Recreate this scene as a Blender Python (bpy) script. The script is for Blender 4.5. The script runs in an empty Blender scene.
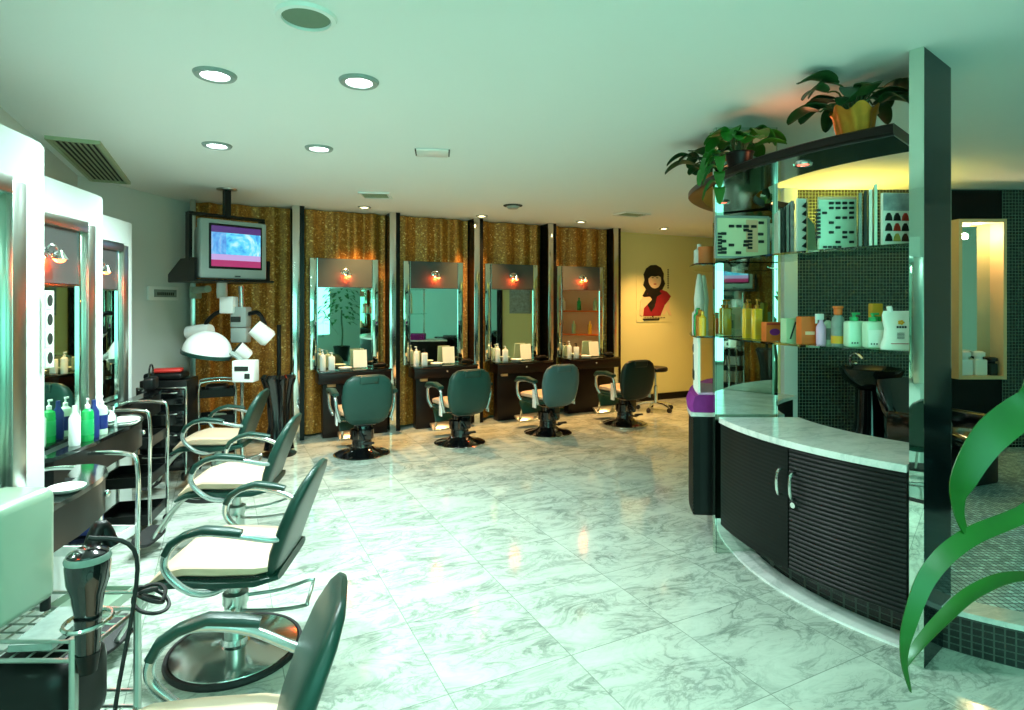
import bpy, bmesh, math, random
from mathutils import Vector, Matrix
random.seed(7)
C = bpy.context.scene
PI = math.pi

# ------------------------------------------------------------------ camera
cam_d = bpy.data.cameras.new('camera'); cam = bpy.data.objects.new('camera', cam_d)
C.collection.objects.link(cam); C.camera = cam
H = 1.5
cam.location = (0, 0, H); cam.rotation_euler = (PI/2, 0, 0)
cam_d.sensor_width = 36; cam_d.lens = 36*583/1024
cam_d.shift_y = -52.5/1024; cam_d.clip_start = 0.05
# ------------------------------------------------------------------ world, exposure
w = bpy.data.worlds.new('world'); C.world = w; w.use_nodes = True
w.node_tree.nodes['Background'].inputs[0].default_value = (0.22, 0.95, 0.70, 1)
w.node_tree.nodes['Background'].inputs[1].default_value = 0.45
C.view_settings.view_transform = 'Standard'; C.view_settings.look = 'None'
C.view_settings.exposure = 0.52; C.view_settings.gamma = 1; C.view_settings.use_curve_mapping = False
# ------------------------------------------------------------------ lights (the room's lamps and added fill)
def lamp(kind, name, loc, power, col, rot=(0, 0, 0), **kw):
    d = bpy.data.lights.new(name, kind); d.energy = power; d.color = col
    for k, v in kw.items(): setattr(d, k, v)
    o = bpy.data.objects.new(name, d); o.location = loc; o.rotation_euler = rot
    C.collection.objects.link(o); return o
# added green fill light, set at the unseen window behind the camera
lamp('AREA', 'shop_front_fill', (1.8, -2.0, 1.55), 66, (0.28, 1.0, 0.80), (PI/2, 0, 0), shape='RECTANGLE', size=4.6, size_y=1.9)
COOL = (0.80, 1.0, 0.97); WARM = (1.0, 0.52, 0.19)
DOWN = [(-1.365, 2.68, 'c'), (-.725, 2.763, 'c'), (-1.966, 3.886, 'c'), (-1.31, 3.96, 'c')]
WARMD = [(-1.62, 6.40, 'w'), (-.365, 7.05, 'w'), (.895, 7.56, 'w'), (2.15, 8.25, 'w')]
for x, y, k in DOWN:
    lamp('SPOT', 'downlight_beam', (x, y, 2.50), 150, COOL, spot_size=math.radians(150), spot_blend=1.0, shadow_soft_size=.07)
for x, y, k in WARMD:
    lamp('SPOT', 'warm_downlight_beam', (x, y, 2.50), 200, WARM, spot_size=math.radians(98), spot_blend=1.0, shadow_soft_size=.05)
# added fill spots above and behind the camera, out of view
FILL_BEHIND = [(.0, .7), (-.35, -.9), (1.3, -.9)]
for x, y in FILL_BEHIND:
    lamp('SPOT', 'downlight_beam', (x, y, 2.50), 70, (0.55, 1.0, .88), spot_size=math.radians(160), spot_blend=1.0, shadow_soft_size=.12)
lamp('SPOT', 'wash_uplight', (2.97, 5.24, 2.10), 34, (1.0, .74, .10), (PI, 0, 0), spot_size=math.radians(150), spot_blend=.4, shadow_soft_size=.1)
lamp('POINT', 'ring_shelf_glow', (1.45, 3.06, 2.31), 1.1, (1.0, .34, .16), shadow_soft_size=.05)

# ------------------------------------------------------------------ room frame (back wall direction U, outward normal N)
U = Vector((.8944, .4472, 0)); N = Vector((.4472, -.8944, 0)); TH = math.atan(.5)
F0 = Vector((-2.33, 6.30, 0))
def back(s, p, z=0): return F0 + U*s + N*p + Vector((0, 0, z))
O = Vector((2.68, 3.45, 0))                        # centre of the round display
def pol(R, deg, z=0): return O + Vector((R*math.cos(math.radians(deg)), R*math.sin(math.radians(deg)), z))
def px(x, y, d): return Vector(((x-512)/583*d, d, H-(y-302.5)*d/583))

# ------------------------------------------------------------------ mesh helpers
class MB:
    def __init__(s): s.bm = bmesh.new()
    def _x(s, vs, M):
        if M is not None:
            for v in vs: v.co = M @ v.co
    def box(s, c, d, M=None, bev=0, seg=2, rz=0):
        r = bmesh.ops.create_cube(s.bm, size=1); vs = r['verts']
        m = Matrix.Translation(c) @ Matrix.Rotation(rz, 4, 'Z') @ Matrix.Diagonal((d[0], d[1], d[2], 1))
        for v in vs: v.co = m @ v.co
        if bev:
            es = list({e for v in vs for e in v.link_edges})
            rr = bmesh.ops.bevel(s.bm, geom=es, offset=bev, segments=seg, profile=.5, affect='EDGES')
            vs = list({v for f in rr['faces'] for v in f.verts} | {v for v in vs if v.is_valid})
        s._x(vs, M); return s
    def loft(s, rings, closed=True, caps=True, M=None):
        R = [[s.bm.verts.new(Vector(p)) for p in r] for r in rings]
        n = len(R[0])
        for a, b in zip(R[:-1], R[1:]):
            for i in range(n if closed else n-1):
                j = (i+1) % n
                try: s.bm.faces.new((a[i], a[j], b[j], b[i]))
                except ValueError: pass
        if caps and closed:
            s.bm.faces.new(R[0][::-1]); s.bm.faces.new(R[-1])
        s._x([v for r in R for v in r], M); return s
    def cyl(s, p0, p1, r0, r1=None, n=16):
        return s.tube([p0, p1], r0, n, r1)
    def tube(s, pts, r, n=8, r1=None, rads=None, flat=1.0):
        pts = [Vector(p) for p in pts]; k = len(pts)
        up = None; rings = []
        for i, p in enumerate(pts):
            t = (pts[min(i+1, k-1)] - pts[max(i-1, 0)]).normalized()
            if up is None:
                a = Vector((0, 0, 1)) if abs(t.z) < .9 else Vector((1, 0, 0))
                up = (a - t*a.dot(t)).normalized()
            else:
                up = (up - t*up.dot(t)).normalized()
            b = t.cross(up)
            rr = rads[i] if rads else (r if r1 is None else r+(r1-r)*i/(k-1))
            rings.append([p + up*(rr*flat*math.sin(2*PI*j/n)) + b*(rr*math.cos(2*PI*j/n)) for j in range(n)])
        return s.loft(rings)
    def lathe(s, prof, n=32, o=(0, 0, 0), M=None, ring=False):
        o = Vector(o); rings = []
        if ring: prof = list(prof)+[prof[0]]
        for r, z in prof:
            rings.append([o + Vector((max(r, 1e-4)*math.cos(2*PI*j/n), max(r, 1e-4)*math.sin(2*PI*j/n), z)) for j in range(n)])
        return s.loft(rings, M=M, caps=not ring)
    def prism(s, poly, z0, z1, M=None):
        return s.loft([[(x, y, z0) for x, y in poly], [(x, y, z1) for x, y in poly]], M=M)
    def arc(s, R0, R1, z0, z1, a0, a1, n=32, c=O):
        rings = []
        for i in range(n+1):
            a = math.radians(a0+(a1-a0)*i/n); d = Vector((math.cos(a), math.sin(a), 0))
            rings.append([c+d*R0+Vector((0, 0, z0)), c+d*R1+Vector((0, 0, z0)), c+d*R1+Vector((0, 0, z1)), c+d*R0+Vector((0, 0, z1))])
        return s.loft(rings)
    def ball(s, c, r, n=16, M=None):
        r3 = r if hasattr(r, '__len__') else (r, r, r)
        rr = bmesh.ops.create_uvsphere(s.bm, u_segments=n, v_segments=max(6, n//2), radius=1)
        m = Matrix.Translation(c) @ Matrix.Diagonal((r3[0], r3[1], r3[2], 1))
        for v in rr['verts']: v.co = m @ v.co
        s._x(rr['verts'], M); return s
def se(n=20, e=4):
    o = []
    for i in range(n):
        a = 2*PI*(i+.5)/n; c, d = math.cos(a), math.sin(a)
        o.append((math.copysign(abs(c)**(2/e), c), math.copysign(abs(d)**(2/e), d)))
    return o
def slab(mb, path, e=4, n=20, ydir=Vector((0, 1, 0))):
    """path: (x, z, half width, half thickness) of a padded slab bending in the xz plane"""
    P = [Vector((p[0], 0, p[1])) for p in path]; rings = []; q = se(n, e)
    for i, p in enumerate(P):
        t = (P[min(i+1, len(P)-1)] - P[max(i-1, 0)]).normalized(); nn = ydir.cross(t).normalized()
        rings.append([p + ydir*(a*path[i][2]) + nn*(b*path[i][3]) for a, b in q])
    return mb.loft(rings)
def cat(pts, m=6):
    P = [Vector(p) for p in pts]; out = []
    for i in range(len(P)-1):
        a, b, c, d = P[max(i-1, 0)], P[i], P[i+1], P[min(i+2, len(P)-1)]
        for k in range(m):
            t = k/m
            out.append(.5*((2*b)+(c-a)*t+(2*a-5*b+4*c-d)*t*t+(3*b-a-3*c+d)*t**3))
    return out+[P[-1]]
def obj(name, mb, mat, parent=None, loc=(0, 0, 0), rz=0, ang=38, label=None):
    bmesh.ops.remove_doubles(mb.bm, verts=mb.bm.verts, dist=1e-6); bmesh.ops.recalc_face_normals(mb.bm, faces=mb.bm.faces)
    me = bpy.data.meshes.new(name); mb.bm.to_mesh(me); mb.bm.free()
    me.materials.append(mat)
    for p in me.polygons: p.use_smooth = True
    me.set_sharp_from_angle(angle=math.radians(ang))
    o = bpy.data.objects.new(name, me); C.collection.objects.link(o)
    o.location = loc; o.rotation_euler = (0, 0, rz)
    if parent: o.parent = parent
    if label: o['label'] = label
    return o
def islands(name, mb, mat, parent):
    bm = mb.bm; bm.verts.index_update(); seen = set()
    for v0 in list(bm.verts):
        if v0 in seen: continue
        st, comp = [v0], []
        seen.add(v0)
        while st:
            v = st.pop(); comp.append(v)
            for e in v.link_edges:
                o_ = e.other_vert(v)
                if o_ not in seen: seen.add(o_); st.append(o_)
        p = MB(); mp = {v: p.bm.verts.new(v.co) for v in comp}
        for f in {f for v in comp for f in v.link_faces}: p.bm.faces.new([mp[v] for v in f.verts])
        obj(name, p, mat, parent)
    bm.free()
def tag(o, label, cat, group=None):
    o['label'] = label; o['category'] = cat
    if group: o['group'] = group
    elif 'group' in o: del o['group']
    return o
def thing(name, label, cat, loc=(0, 0, 0), rz=0, group=None):
    o = bpy.data.objects.new(name, None); C.collection.objects.link(o); o.empty_display_size = .1
    o.location = loc; o.rotation_euler = (0, 0, rz)
    return tag(o, label, cat, group)
def struct(name, mb, mat, **k):
    o = obj(name, mb, mat, **k); o['kind'] = 'structure'; return o
def dup(o, parent=None):
    c = o.copy(); C.collection.objects.link(c)
    if parent: c.parent = parent
    for ch in list(o.children): dup(ch, c)
    return c
def place(first, used, loc, rz, label):
    o = first if not used else dup(first)
    o.location = loc; o.rotation_euler = (0, 0, rz); o['label'] = label
    return o

# ------------------------------------------------------------------ materials
def lin(h):
    if not isinstance(h, str): return tuple(h)+(1,)
    h = h.lstrip('#'); v = [int(h[i:i+2], 16)/255 for i in (0, 2, 4)]
    return tuple(x/12.92 if x <= .04045 else ((x+.055)/1.055)**2.4 for x in v)+(1,)
class NT:
    def __init__(s, name):
        s.m = bpy.data.materials.new(name); s.m.use_nodes = True; s.t = s.m.node_tree
        s.b = s.t.nodes['Principled BSDF']
    def n(s, typ, **k):
        x = s.t.nodes.new('ShaderNode'+typ)
        for a, v in k.items():
            if a in x.inputs and not hasattr(x, a): x.inputs[a].default_value = v
            else: setattr(x, a, v)
        return x
    def l(s, a, b): s.t.links.new(a, b)
    def math(s, op, a, b=None, c=None):
        x = s.n('Math', operation=op)
        for i, v in enumerate((a, b, c)):
            if v is None: continue
            if isinstance(v, (int, float)): x.inputs[i].default_value = v
            else: s.l(v, x.inputs[i])
        return x.outputs[0]
    def mix(s, f, a, b):
        x = s.n('Mix', data_type='RGBA')
        for i, v in ((0, f), (6, a), (7, b)):
            if hasattr(v, 'is_linked'): s.l(v, x.inputs[i])
            else: x.inputs[i].default_value = v if i else v
        return x.outputs[2]
    def ramp(s, f, stops):
        x = s.n('ValToRGB'); s.l(f, x.inputs[0]); e = x.color_ramp.elements
        while len(e) < len(stops): e.new(.5)
        for i, (p, c) in enumerate(stops): e[i].position = p; e[i].color = c
        return x.outputs[0]
    def noise(s, vec, scale, detail=3, rough=.5, dist=0):
        x = s.n('TexNoise'); x.inputs['Scale'].default_value = scale; x.inputs['Detail'].default_value = detail
        x.inputs['Roughness'].default_value = rough; x.inputs['Distortion'].default_value = dist
        if vec is not None: s.l(vec, x.inputs['Vector'])
        return x
    def bump(s, h, strength=.2, dist=.01):
        x = s.n('Bump'); x.inputs['Strength'].default_value = strength; x.inputs['Distance'].default_value = dist
        s.l(h, x.inputs['Height']); s.l(x.outputs[0], s.b.inputs['Normal'])
def pm(name, col, rough=.5, metal=0, var=.08, scale=8, coat=0, bump=0, emit=None, es=0, spec=None, trans=0, ior=None):
    t = NT(name); b = t.b; c = lin(col)
    b.inputs['Roughness'].default_value = rough; b.inputs['Metallic'].default_value = metal
    if coat: b.inputs['Coat Weight'].default_value = coat; b.inputs['Coat Roughness'].default_value = .08
    if spec is not None: b.inputs['Specular IOR Level'].default_value = spec
    if trans: b.inputs['Transmission Weight'].default_value = trans
    if ior: b.inputs['IOR'].default_value = ior
    tc = t.n('TexCoord')
    nz = t.noise(tc.outputs['Object'], scale, 4)
    hi = tuple(min(1, x*(1+var)) for x in c[:3])+(1,); lo = tuple(x*(1-var) for x in c[:3])+(1,)
    t.l(t.mix(nz.outputs[0], lo, hi), b.inputs['Base Color'])
    if bump:
        n2 = t.noise(tc.outputs['Object'], scale*25, 3); t.bump(n2.outputs[0], bump, .003)
    if emit:
        b.inputs['Emission Color'].default_value = lin(emit); b.inputs['Emission Strength'].default_value = es
    return t.m

M = {}
M['white_wall'] = pm('white paint', '#cfdcd6', .6, var=.02, scale=3, bump=.03)
M['cream_wall'] = pm('cream paint', '#d8d79a', .65, var=.03, scale=2, bump=.04)
M['ceiling'] = pm('ceiling paint', '#e3ece8', .75, var=.015, scale=1.5)
M['chrome'] = pm('chrome', '#d7dedb', .12, 1, var=.04, scale=6)
M['steel'] = pm('brushed steel', '#b9c4bd', .28, 1, var=.10, scale=5)
M['grey_tube'] = pm('satin grey tube', '#b9c6c4', .25, .85, var=.05)
M['mirror'] = pm('mirror glass', '#cfe3d6', .015, 1, var=.01, scale=1)
M['dark_mirror'] = pm('smoked mirror', '#0c1719', .12, .25, var=.6, scale=14, spec=.12)
M['panel_grey'] = pm('grey lamp panel', '#434b49', .42, .2, var=.05, scale=4)
M['black'] = pm('black plastic', '#0c100f', .35, var=.2, spec=0.25)
M['black_gloss'] = pm('black gloss', '#090c0d', .12, var=.2, coat=.6)
M['rib_black'] = pm('black ribbed laminate', '#070c0a', .42, var=.2, spec=0.2)
M['rubber'] = pm('black rubber', '#101413', .6, var=.2)
M['dark_wood'] = pm('dark stained wood', '#160b08', .35, var=.25, scale=9, spec=0.25)
M['fin_dark'] = pm('black lacquered board', '#0a0b0b', .25, var=.2, spec=0.2)
M['green_vinyl'] = pm('dark green vinyl', '#163a31', .33, var=.10, scale=14, bump=.12, spec=0.35)
M['barber_vinyl'] = pm('grey green vinyl', '#1b4038', .40, var=.08, scale=12, bump=.10, spec=0.35)
M['barber_dark'] = pm('charcoal green vinyl', '#0c231e', .35, var=.08, scale=12, bump=.10, spec=0.3)
M['barber_grey'] = pm('slate grey vinyl', '#46686a', .38, var=.06, scale=12, bump=.10, spec=0.35)
M['cream_vinyl'] = pm('cream vinyl', '#cbb497', .42, var=.06, scale=18, bump=.12)
M['white_plastic'] = pm('white plastic', '#e4ebe6', .35, var=.03)
M['grey_plastic'] = pm('grey plastic', '#8d9c96', .4, var=.05)
M['beige_metal'] = pm('pale green enamel', '#8fa893', .3, var=.05, coat=.3)
M['marble_white'] = None
M['gold_foil'] = pm('gold foil', '#b87822', .34, .7, var=.25, scale=30, bump=.5)
M['terracotta'] = pm('orange pot', '#c96a2b', .5, var=.15, scale=20)
M['soil'] = pm('potting soil', '#2a1d13', .9, var=.3, scale=40)
M['leaf_dark'] = pm('dark leaf', '#16431c', .42, var=.35, scale=12)
M['broad_leaf'] = pm('broad green leaf', '#0c520a', .34, var=.35, scale=10)
M['leaf'] = pm('green leaf', '#1f6a1c', .36, var=.35, scale=10)
M['stem'] = pm('plant stem', '#33502a', .6, var=.2)
M['paper'] = pm('white card', '#e9efe2', .6, var=.02)
M['cream_card'] = pm('cream card', '#dfe0b8', .6, var=.05)
M['peach_card'] = pm('peach card', '#e9bd96', .6, var=.05)
M['hair'] = pm('black hair', '#120e0d', .45, var=.4, scale=40)
M['red_hair'] = pm('red hair swatch', '#b02a14', .45, var=.3, scale=40)
M['blond_hair'] = pm('blond hair swatch', '#b3a04c', .45, var=.3, scale=40)
M['brown_hair'] = pm('brown hair swatch', '#4a2414', .45, var=.3, scale=40)
M['skin'] = pm('printed skin', '#e2c79a', .6, var=.05)
M['red_dress'] = pm('printed red cloth', '#8e1122', .6, var=.15, scale=20)
M['red'] = pm('red print', '#b3221a', .5, var=.1)
M['orange_box'] = pm('orange carton', '#d9661a', .5, var=.12, scale=12)
M['amber'] = pm('amber liquid', '#e8b021', .18, var=.12, scale=10, coat=.5)
M['pale_bottle'] = pm('pale green bottle', '#c3e2c6', .3, var=.03, coat=.3)
M['green_cap'] = pm('green cap', '#19a05c', .35, var=.08)
M['green_bottle'] = pm('green bottle', '#17a04f', .25, var=.12, coat=.4)
M['blue'] = pm('dark blue plastic', '#142a6b', .4, var=.2)
M['purple'] = pm('purple cloth', '#7c1677', .75, var=.25, scale=25)
M['lilac'] = pm('lilac cloth', '#e2b8dc', .7, var=.08)
M['yellow'] = pm('yellow plastic', '#d8a019', .45, var=.1)
M['yellow_card'] = pm('yellow carton', '#dba521', .5, var=.2, scale=12)
M['sage'] = pm('sage carton', '#a9c9a0', .55, var=.05)
M['dark_print'] = pm('dark print', '#15231c', .6, var=.4, scale=30)
M['grey_print'] = pm('grey print', '#7d8f86', .6, var=.4, scale=30)
M['print_photo'] = pm('photo print', '#8c9c9c', .5, var=.85, scale=26)
M['vent_green'] = pm('vent paint', '#a3b28e', .5, var=.05)
M['vent_dark'] = pm('vent slot', '#26302a', .8, var=.1)
M['speaker_grey'] = pm('speaker mesh', '#67826c', .6, var=.06, scale=60)
M['beige_frame'] = pm('beige lacquer', '#d9b98a', .45, var=.04)
M['mosaic_black'] = None
M['lamp_on'] = pm('lit lamp', '#ffffff', .4, emit='#f2fffa', es=14)
M['lamp_warm'] = pm('lit warm lamp', '#ffe9c8', .4, emit='#ffe2a8', es=9)
M['lamp_red'] = pm('lit red lamp', '#ffb090', .4, emit='#ff6a30', es=9)
M['lamp_pink'] = pm('lit pink lamp', '#ffb0a0', .4, emit='#ff4a38', es=3)

def marble(name, tiles=True, base='#bfcbbd', vein='#55695e', scale=3.3, rough=.13):
    t = NT(name); tc = t.n('TexCoord'); mp = t.n('Mapping'); t.l(tc.outputs['Object'], mp.inputs[0])
    mp.inputs['Rotation'].default_value = (0, 0, -TH)
    v = mp.outputs[0]; joint = None
    if tiles:
        T = .552
        sp = t.n('SeparateXYZ'); t.l(v, sp.inputs[0])
        sx = t.math('DIVIDE', t.math('SUBTRACT', sp.outputs[0], 1.885), T)
        sy = t.math('DIVIDE', t.math('SUBTRACT', sp.outputs[1], 2.105), T)
        fx = t.math('FRACT', sx); fy = t.math('FRACT', sy)
        dx = t.math('MINIMUM', fx, t.math('SUBTRACT', 1, fx)); dy = t.math('MINIMUM', fy, t.math('SUBTRACT', 1, fy))
        joint = t.math('LESS_THAN', t.math('MINIMUM', dx, dy), .0035)
        cb = t.n('CombineXYZ'); t.l(t.math('FLOOR', sx), cb.inputs[0]); t.l(t.math('FLOOR', sy), cb.inputs[1])
        wn = t.n('TexWhiteNoise'); t.l(cb.outputs[0], wn.inputs[0])
        ad = t.n('VectorMath', operation='MULTIPLY_ADD'); t.l(wn.outputs['Color'], ad.inputs[0]); ad.inputs[1].default_value = (7, 7, 7); t.l(v, ad.inputs[2])
        v = ad.outputs[0]
    st = t.n('Mapping'); t.l(v, st.inputs[0]); st.inputs['Rotation'].default_value = (0, 0, math.radians(58)); st.inputs['Scale'].default_value = (.9, 1.9, 1)
    v2 = st.outputs[0]
    n0 = t.noise(v2, scale*.7, 5, .6, .8)
    n1 = t.noise(v2, scale, 7, .62, 1.6)
    r1 = t.math('ABSOLUTE', t.math('SUBTRACT', n1.outputs[0], .5))
    v1 = t.ramp(r1, [(0, (1, 1, 1, 1)), (.014, (.75, .75, .75, 1)), (.06, (0, 0, 0, 1))])
    n2 = t.noise(v2, scale*2.6, 6, .6, 1.2)
    r2 = t.math('ABSOLUTE', t.math('SUBTRACT', n2.outputs[0], .48))
    vv2 = t.ramp(r2, [(0, (.8, .8, .8, 1)), (.03, (0, 0, 0, 1))])
    msk = t.ramp(n0.outputs[0], [(.38, (.15, .15, .15, 1)), (.62, (1, 1, 1, 1))])
    f = t.math('MULTIPLY', t.math('MAXIMUM', v1, t.math('MULTIPLY', vv2, .7)), msk)
    cloud = t.ramp(n0.outputs[0], [(.3, lin(base)), (.72, tuple(a*.70 for a in lin(base)[:3])+(1,))])
    col = t.mix(t.math('MULTIPLY', f, .72), cloud, lin(vein))
    if joint is not None: col = t.mix(t.math('MULTIPLY', joint, .6), col, lin('#55645a'))
    t.l(col, t.b.inputs['Base Color'])
    t.b.inputs['Roughness'].default_value = rough
    return t.m
M['floor'] = marble('polished marble tiles', rough=.09)
M['marble_white'] = marble('white marble top', False, '#e6ebe4', '#a9b8b0', 3.5, .2)

def mosaic(name, tile, col, grout, rough=.25, var=.4, axes=(0, 2)):
    t = NT(name); tc = t.n('TexCoord'); sp = t.n('SeparateXYZ'); t.l(tc.outputs['Object'], sp.inputs[0])
    a = t.math('DIVIDE', sp.outputs[axes[0]], tile); b = t.math('DIVIDE', sp.outputs[axes[1]], tile)
    fa, fb = t.math('FRACT', a), t.math('FRACT', b)
    da = t.math('MINIMUM', fa, t.math('SUBTRACT', 1, fa)); db = t.math('MINIMUM', fb, t.math('SUBTRACT', 1, fb))
    j = t.math('LESS_THAN', t.math('MINIMUM', da, db), .085)
    cb = t.n('CombineXYZ'); t.l(t.math('FLOOR', a), cb.inputs[0]); t.l(t.math('FLOOR', b), cb.inputs[1])
    wn = t.n('TexWhiteNoise'); t.l(cb.outputs[0], wn.inputs[0])
    c = lin(col)
    tc_ = t.mix(wn.outputs['Value'], tuple(x*(1-var) for x in c[:3])+(1,), tuple(min(1, x*(1+var)) for x in c[:3])+(1,))
    t.l(t.mix(j, tc_, lin(grout)), t.b.inputs['Base Color'])
    t.l(t.math('MULTIPLY_ADD', j, .4, rough), t.b.inputs['Roughness'])
    return t.m
M['mosaic'] = mosaic('dark mosaic tiles', .03, '#16211b', '#5d7060')
M['mosaic_floor'] = mosaic('pale mosaic floor', .03, '#bfe4e6', '#3c4f50', .25, .35, (0, 1))
M['mosaic_step'] = mosaic('dark mosaic step', .03, '#121a17', '#3d4a42')

def sequin():
    t = NT('gold sequin cloth'); tc = t.n('TexCoord')
    vo = t.n('TexVoronoi'); vo.inputs['Scale'].default_value = 70; t.l(tc.outputs['Object'], vo.inputs['Vector'])
    sp = t.n('SeparateColor'); t.l(vo.outputs['Color'], sp.inputs[0])
    col = t.ramp(sp.outputs[0], [(0, lin('#8a5a1c')), (.55, lin('#a87028')), (.93, lin('#c48c38')), (1, lin('#f0cc7c'))])
    t.l(col, t.b.inputs['Base Color']); t.b.inputs['Metallic'].default_value = .35; t.b.inputs['Roughness'].default_value = .45
    t.bump(sp.outputs[0], .15, .003); return t.m
M['sequin'] = sequin()

def glass(name, col, rough=0.0):
    t = NT(name); b = t.b; b.inputs['Base Color'].default_value = lin(col); b.inputs['Transmission Weight'].default_value = 1
    b.inputs['Roughness'].default_value = rough; b.inputs['IOR'].default_value = 1.45
    tc = t.n('TexCoord'); nz = t.noise(tc.outputs['Object'], 2, 2)
    c = lin(col); t.l(t.mix(nz.outputs[0], c, tuple(x*.96 for x in c[:3])+(1,)), b.inputs['Base Color'])
    return t.m
M['glass'] = glass('green edged glass', '#bfe8d0')
M['clear'] = glass('clear bottle', '#dff2e8', .05)

def screen():
    t = NT('lit television picture'); tc = t.n('TexCoord'); sp = t.n('SeparateXYZ'); t.l(tc.outputs['Generated'], sp.inputs[0])
    x, z = sp.outputs[0], sp.outputs[2]
    nz = t.noise(tc.outputs['Generated'], 4.5, 3)
    mid = t.ramp(nz.outputs[0], [(.3, lin('#2f8fd6')), (.5, lin('#5fd0f4')), (.7, lin('#bfe8fa'))])
    side = t.math('GREATER_THAN', .28, x)
    mid = t.mix(t.math('MULTIPLY', side, .5), mid, lin('#5a6fc8'))
    col = t.mix(t.math('GREATER_THAN', z, .84), mid, lin('#49276b'))
    col = t.mix(t.math('GREATER_THAN', .30, z), col, lin('#b59ad0'))
    col = t.mix(t.math('GREATER_THAN', .16, z), col, lin('#a02c62'))
    t.l(col, t.b.inputs['Emission Color']); t.b.inputs['Emission Strength'].default_value = .85
    t.b.inputs['Base Color'].default_value = (.02, .02, .03, 1); t.b.inputs['Roughness'].default_value = .15
    return t.m
M['screen'] = screen()

# ------------------------------------------------------------------ the setting
CZ = 2.55
def quadwall(name, a, b, z0, z1, mat, th=.1, side=1):
    """wall from a to b; thickness grows to the side away from the room"""
    a = Vector((a[0], a[1], 0)); b = Vector((b[0], b[1], 0)); d = (b-a).normalized(); nn = Vector((-d.y, d.x, 0))*side
    poly = [a, b, b+nn*th, a+nn*th]
    return struct(name, MB().prism([(p.x, p.y) for p in poly], z0, z1), mat)
struct('floor', MB().prism([(-4.6, -2.6), (6.2, -2.6), (6.2, 10.4), (-4.6, 10.4)], -.06, 0), M['floor'])
struct('ceiling', MB().prism([(-4.6, -2.6), (6.2, -2.6), (6.2, 10.4), (-4.6, 10.4)], CZ, CZ+.08), M['ceiling'])
bw0 = back(-1.02, -.36); bw1 = back(6.9, -.36)
quadwall('wall_back', bw0, bw1, 0, CZ, M['cream_wall'])
quadwall('wall_left_corner', (-3.62, 4.55), (bw0.x, bw0.y), 0, CZ, M['white_wall'])
quadwall('wall_left', (-.60, -1.16), (-3.62, 4.88), 0, CZ, M['white_wall'])
quadwall('wall_rear_left', (-.60, -2.4), (-.60, -1.16), 0, CZ, M['white_wall'])
rw = MB()
for x0, x1, z0, z1 in [(-.6, 6.1, 0, .5), (-.6, 6.1, 2.5, CZ), (-.6, -.5, .5, 2.5), (4.15, 6.1, .5, 2.5)]:
    rw.box(((x0+x1)/2, -2.35, (z0+z1)/2), (x1-x0, .1, z1-z0))
struct('wall_rear', rw, M['white_wall'])
wf = MB()
for x in (-.48, 1.05, 2.6, 4.13): wf.box((x, -2.35, 1.5), (.05, .06, 2.0))
for z in (.52, 2.48): wf.box((1.82, -2.35, z), (4.6, .06, .05))
struct('window_1', wf, M['steel'])
quadwall('wall_right', (6.0, 10), (6.0, -2.4), 0, CZ, M['white_wall'])
# wash corner: mosaic wall, its return, a pale jamb
quadwall('wall_wash', (2.62, 5.42), (6.0, 5.42), 0, CZ, M['mosaic'])
quadwall('wall_wash_return', (3.35, 9.6), (2.42, 5.42), 0, CZ, M['cream_wall'])
struct('trim_1', MB().box((2.552, 5.40, CZ/2), (.125, .14, CZ), bev=.006), M['white_wall'])
struct('trim_2', MB().box((2.44, 5.46, CZ/2), (.09, .10, CZ)), M['fin_dark'])
# baseboard along the cream wall
b0, b1 = back(4.36, -.35), back(6.2, -.35)
struct('baseboard_back', MB().box(((b0.x+b1.x)/2, (b0.y+b1.y)/2, .05), ((b1-b0).length, .02, .10), rz=TH), M['fin_dark'])
# raised round platform of the wash corner
P = []
for i in range(41):
    a = 130+(300-130)*i/40; p = pol(1.22, a); P.append((p.x, p.y))
P += [(5.9, 2.5), (5.9, 5.40), (2.66, 5.32), (2.42, 5.3)]
struct('floor_platform', MB().prism(P, 0, .16), M['mosaic_step'])
PP = [(O.x+(x-O.x)*.97, O.y+(y-O.y)*.97) for x, y in P[:41]]+P[41:]
struct('floor_wash', MB().prism(PP, .161, .168), M['mosaic_floor'])
struct('trim_3', MB().arc(1.10, 1.235, .162, .185, 226, 300, 40), M['marble_white'])
struct('trim_4', MB().arc(1.225, 1.36, 0.0, .012, 140, 226, 60), M['marble_white'])

# ------------------------------------------------------------------ ceiling fittings
def downlight(p, lit, rim, label, group, r=.085):
    t = thing('ceiling_downlight', label, 'ceiling light', (p[0], p[1], CZ), 0, group)
    obj('rim', MB().lathe([(r*.78, -.001), (r*.80, -.012), (r*1.1, -.014), (r*1.18, -.006), (r*1.2, 0)], 28), M[rim], t)
    obj('lens', MB().lathe([(.0, -.004), (r*.5, -.008), (r*.78, -.004), (r*.78, -.001), (0, -.001)], 28), M[lit], t)
    return t
NM = ['round white downlight on the ceiling, the large one above the near styling chairs',
      'round white downlight on the ceiling, the large one just below the round speaker',
      'small round white downlight on the ceiling, the one closest to the louvred air vent',
      'small round white downlight on the ceiling between the square hatch and the louvred vent']
for (x, y, k), l in zip(DOWN, NM): downlight((x, y), 'lamp_on', 'grey_plastic', l, 'cool white downlights', .078)
NMW = ['warm downlight in the ceiling before the first gold curtain', 'warm downlight in the ceiling by the third chrome-edged divider',
      'warm downlight in the ceiling before the last gold curtain', 'warm downlight in the ceiling over the cream wall with the poster']
for (x, y), l in zip(FILL_BEHIND, ['added fill downlight in the ceiling above the camera', 'added fill downlight in the ceiling by the shop window, near the left wall', 'added fill downlight in the ceiling by the middle of the shop window']): downlight((x, y), 'lamp_on', 'grey_plastic', l, 'cool white downlights', .078)
NM = NMW
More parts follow.
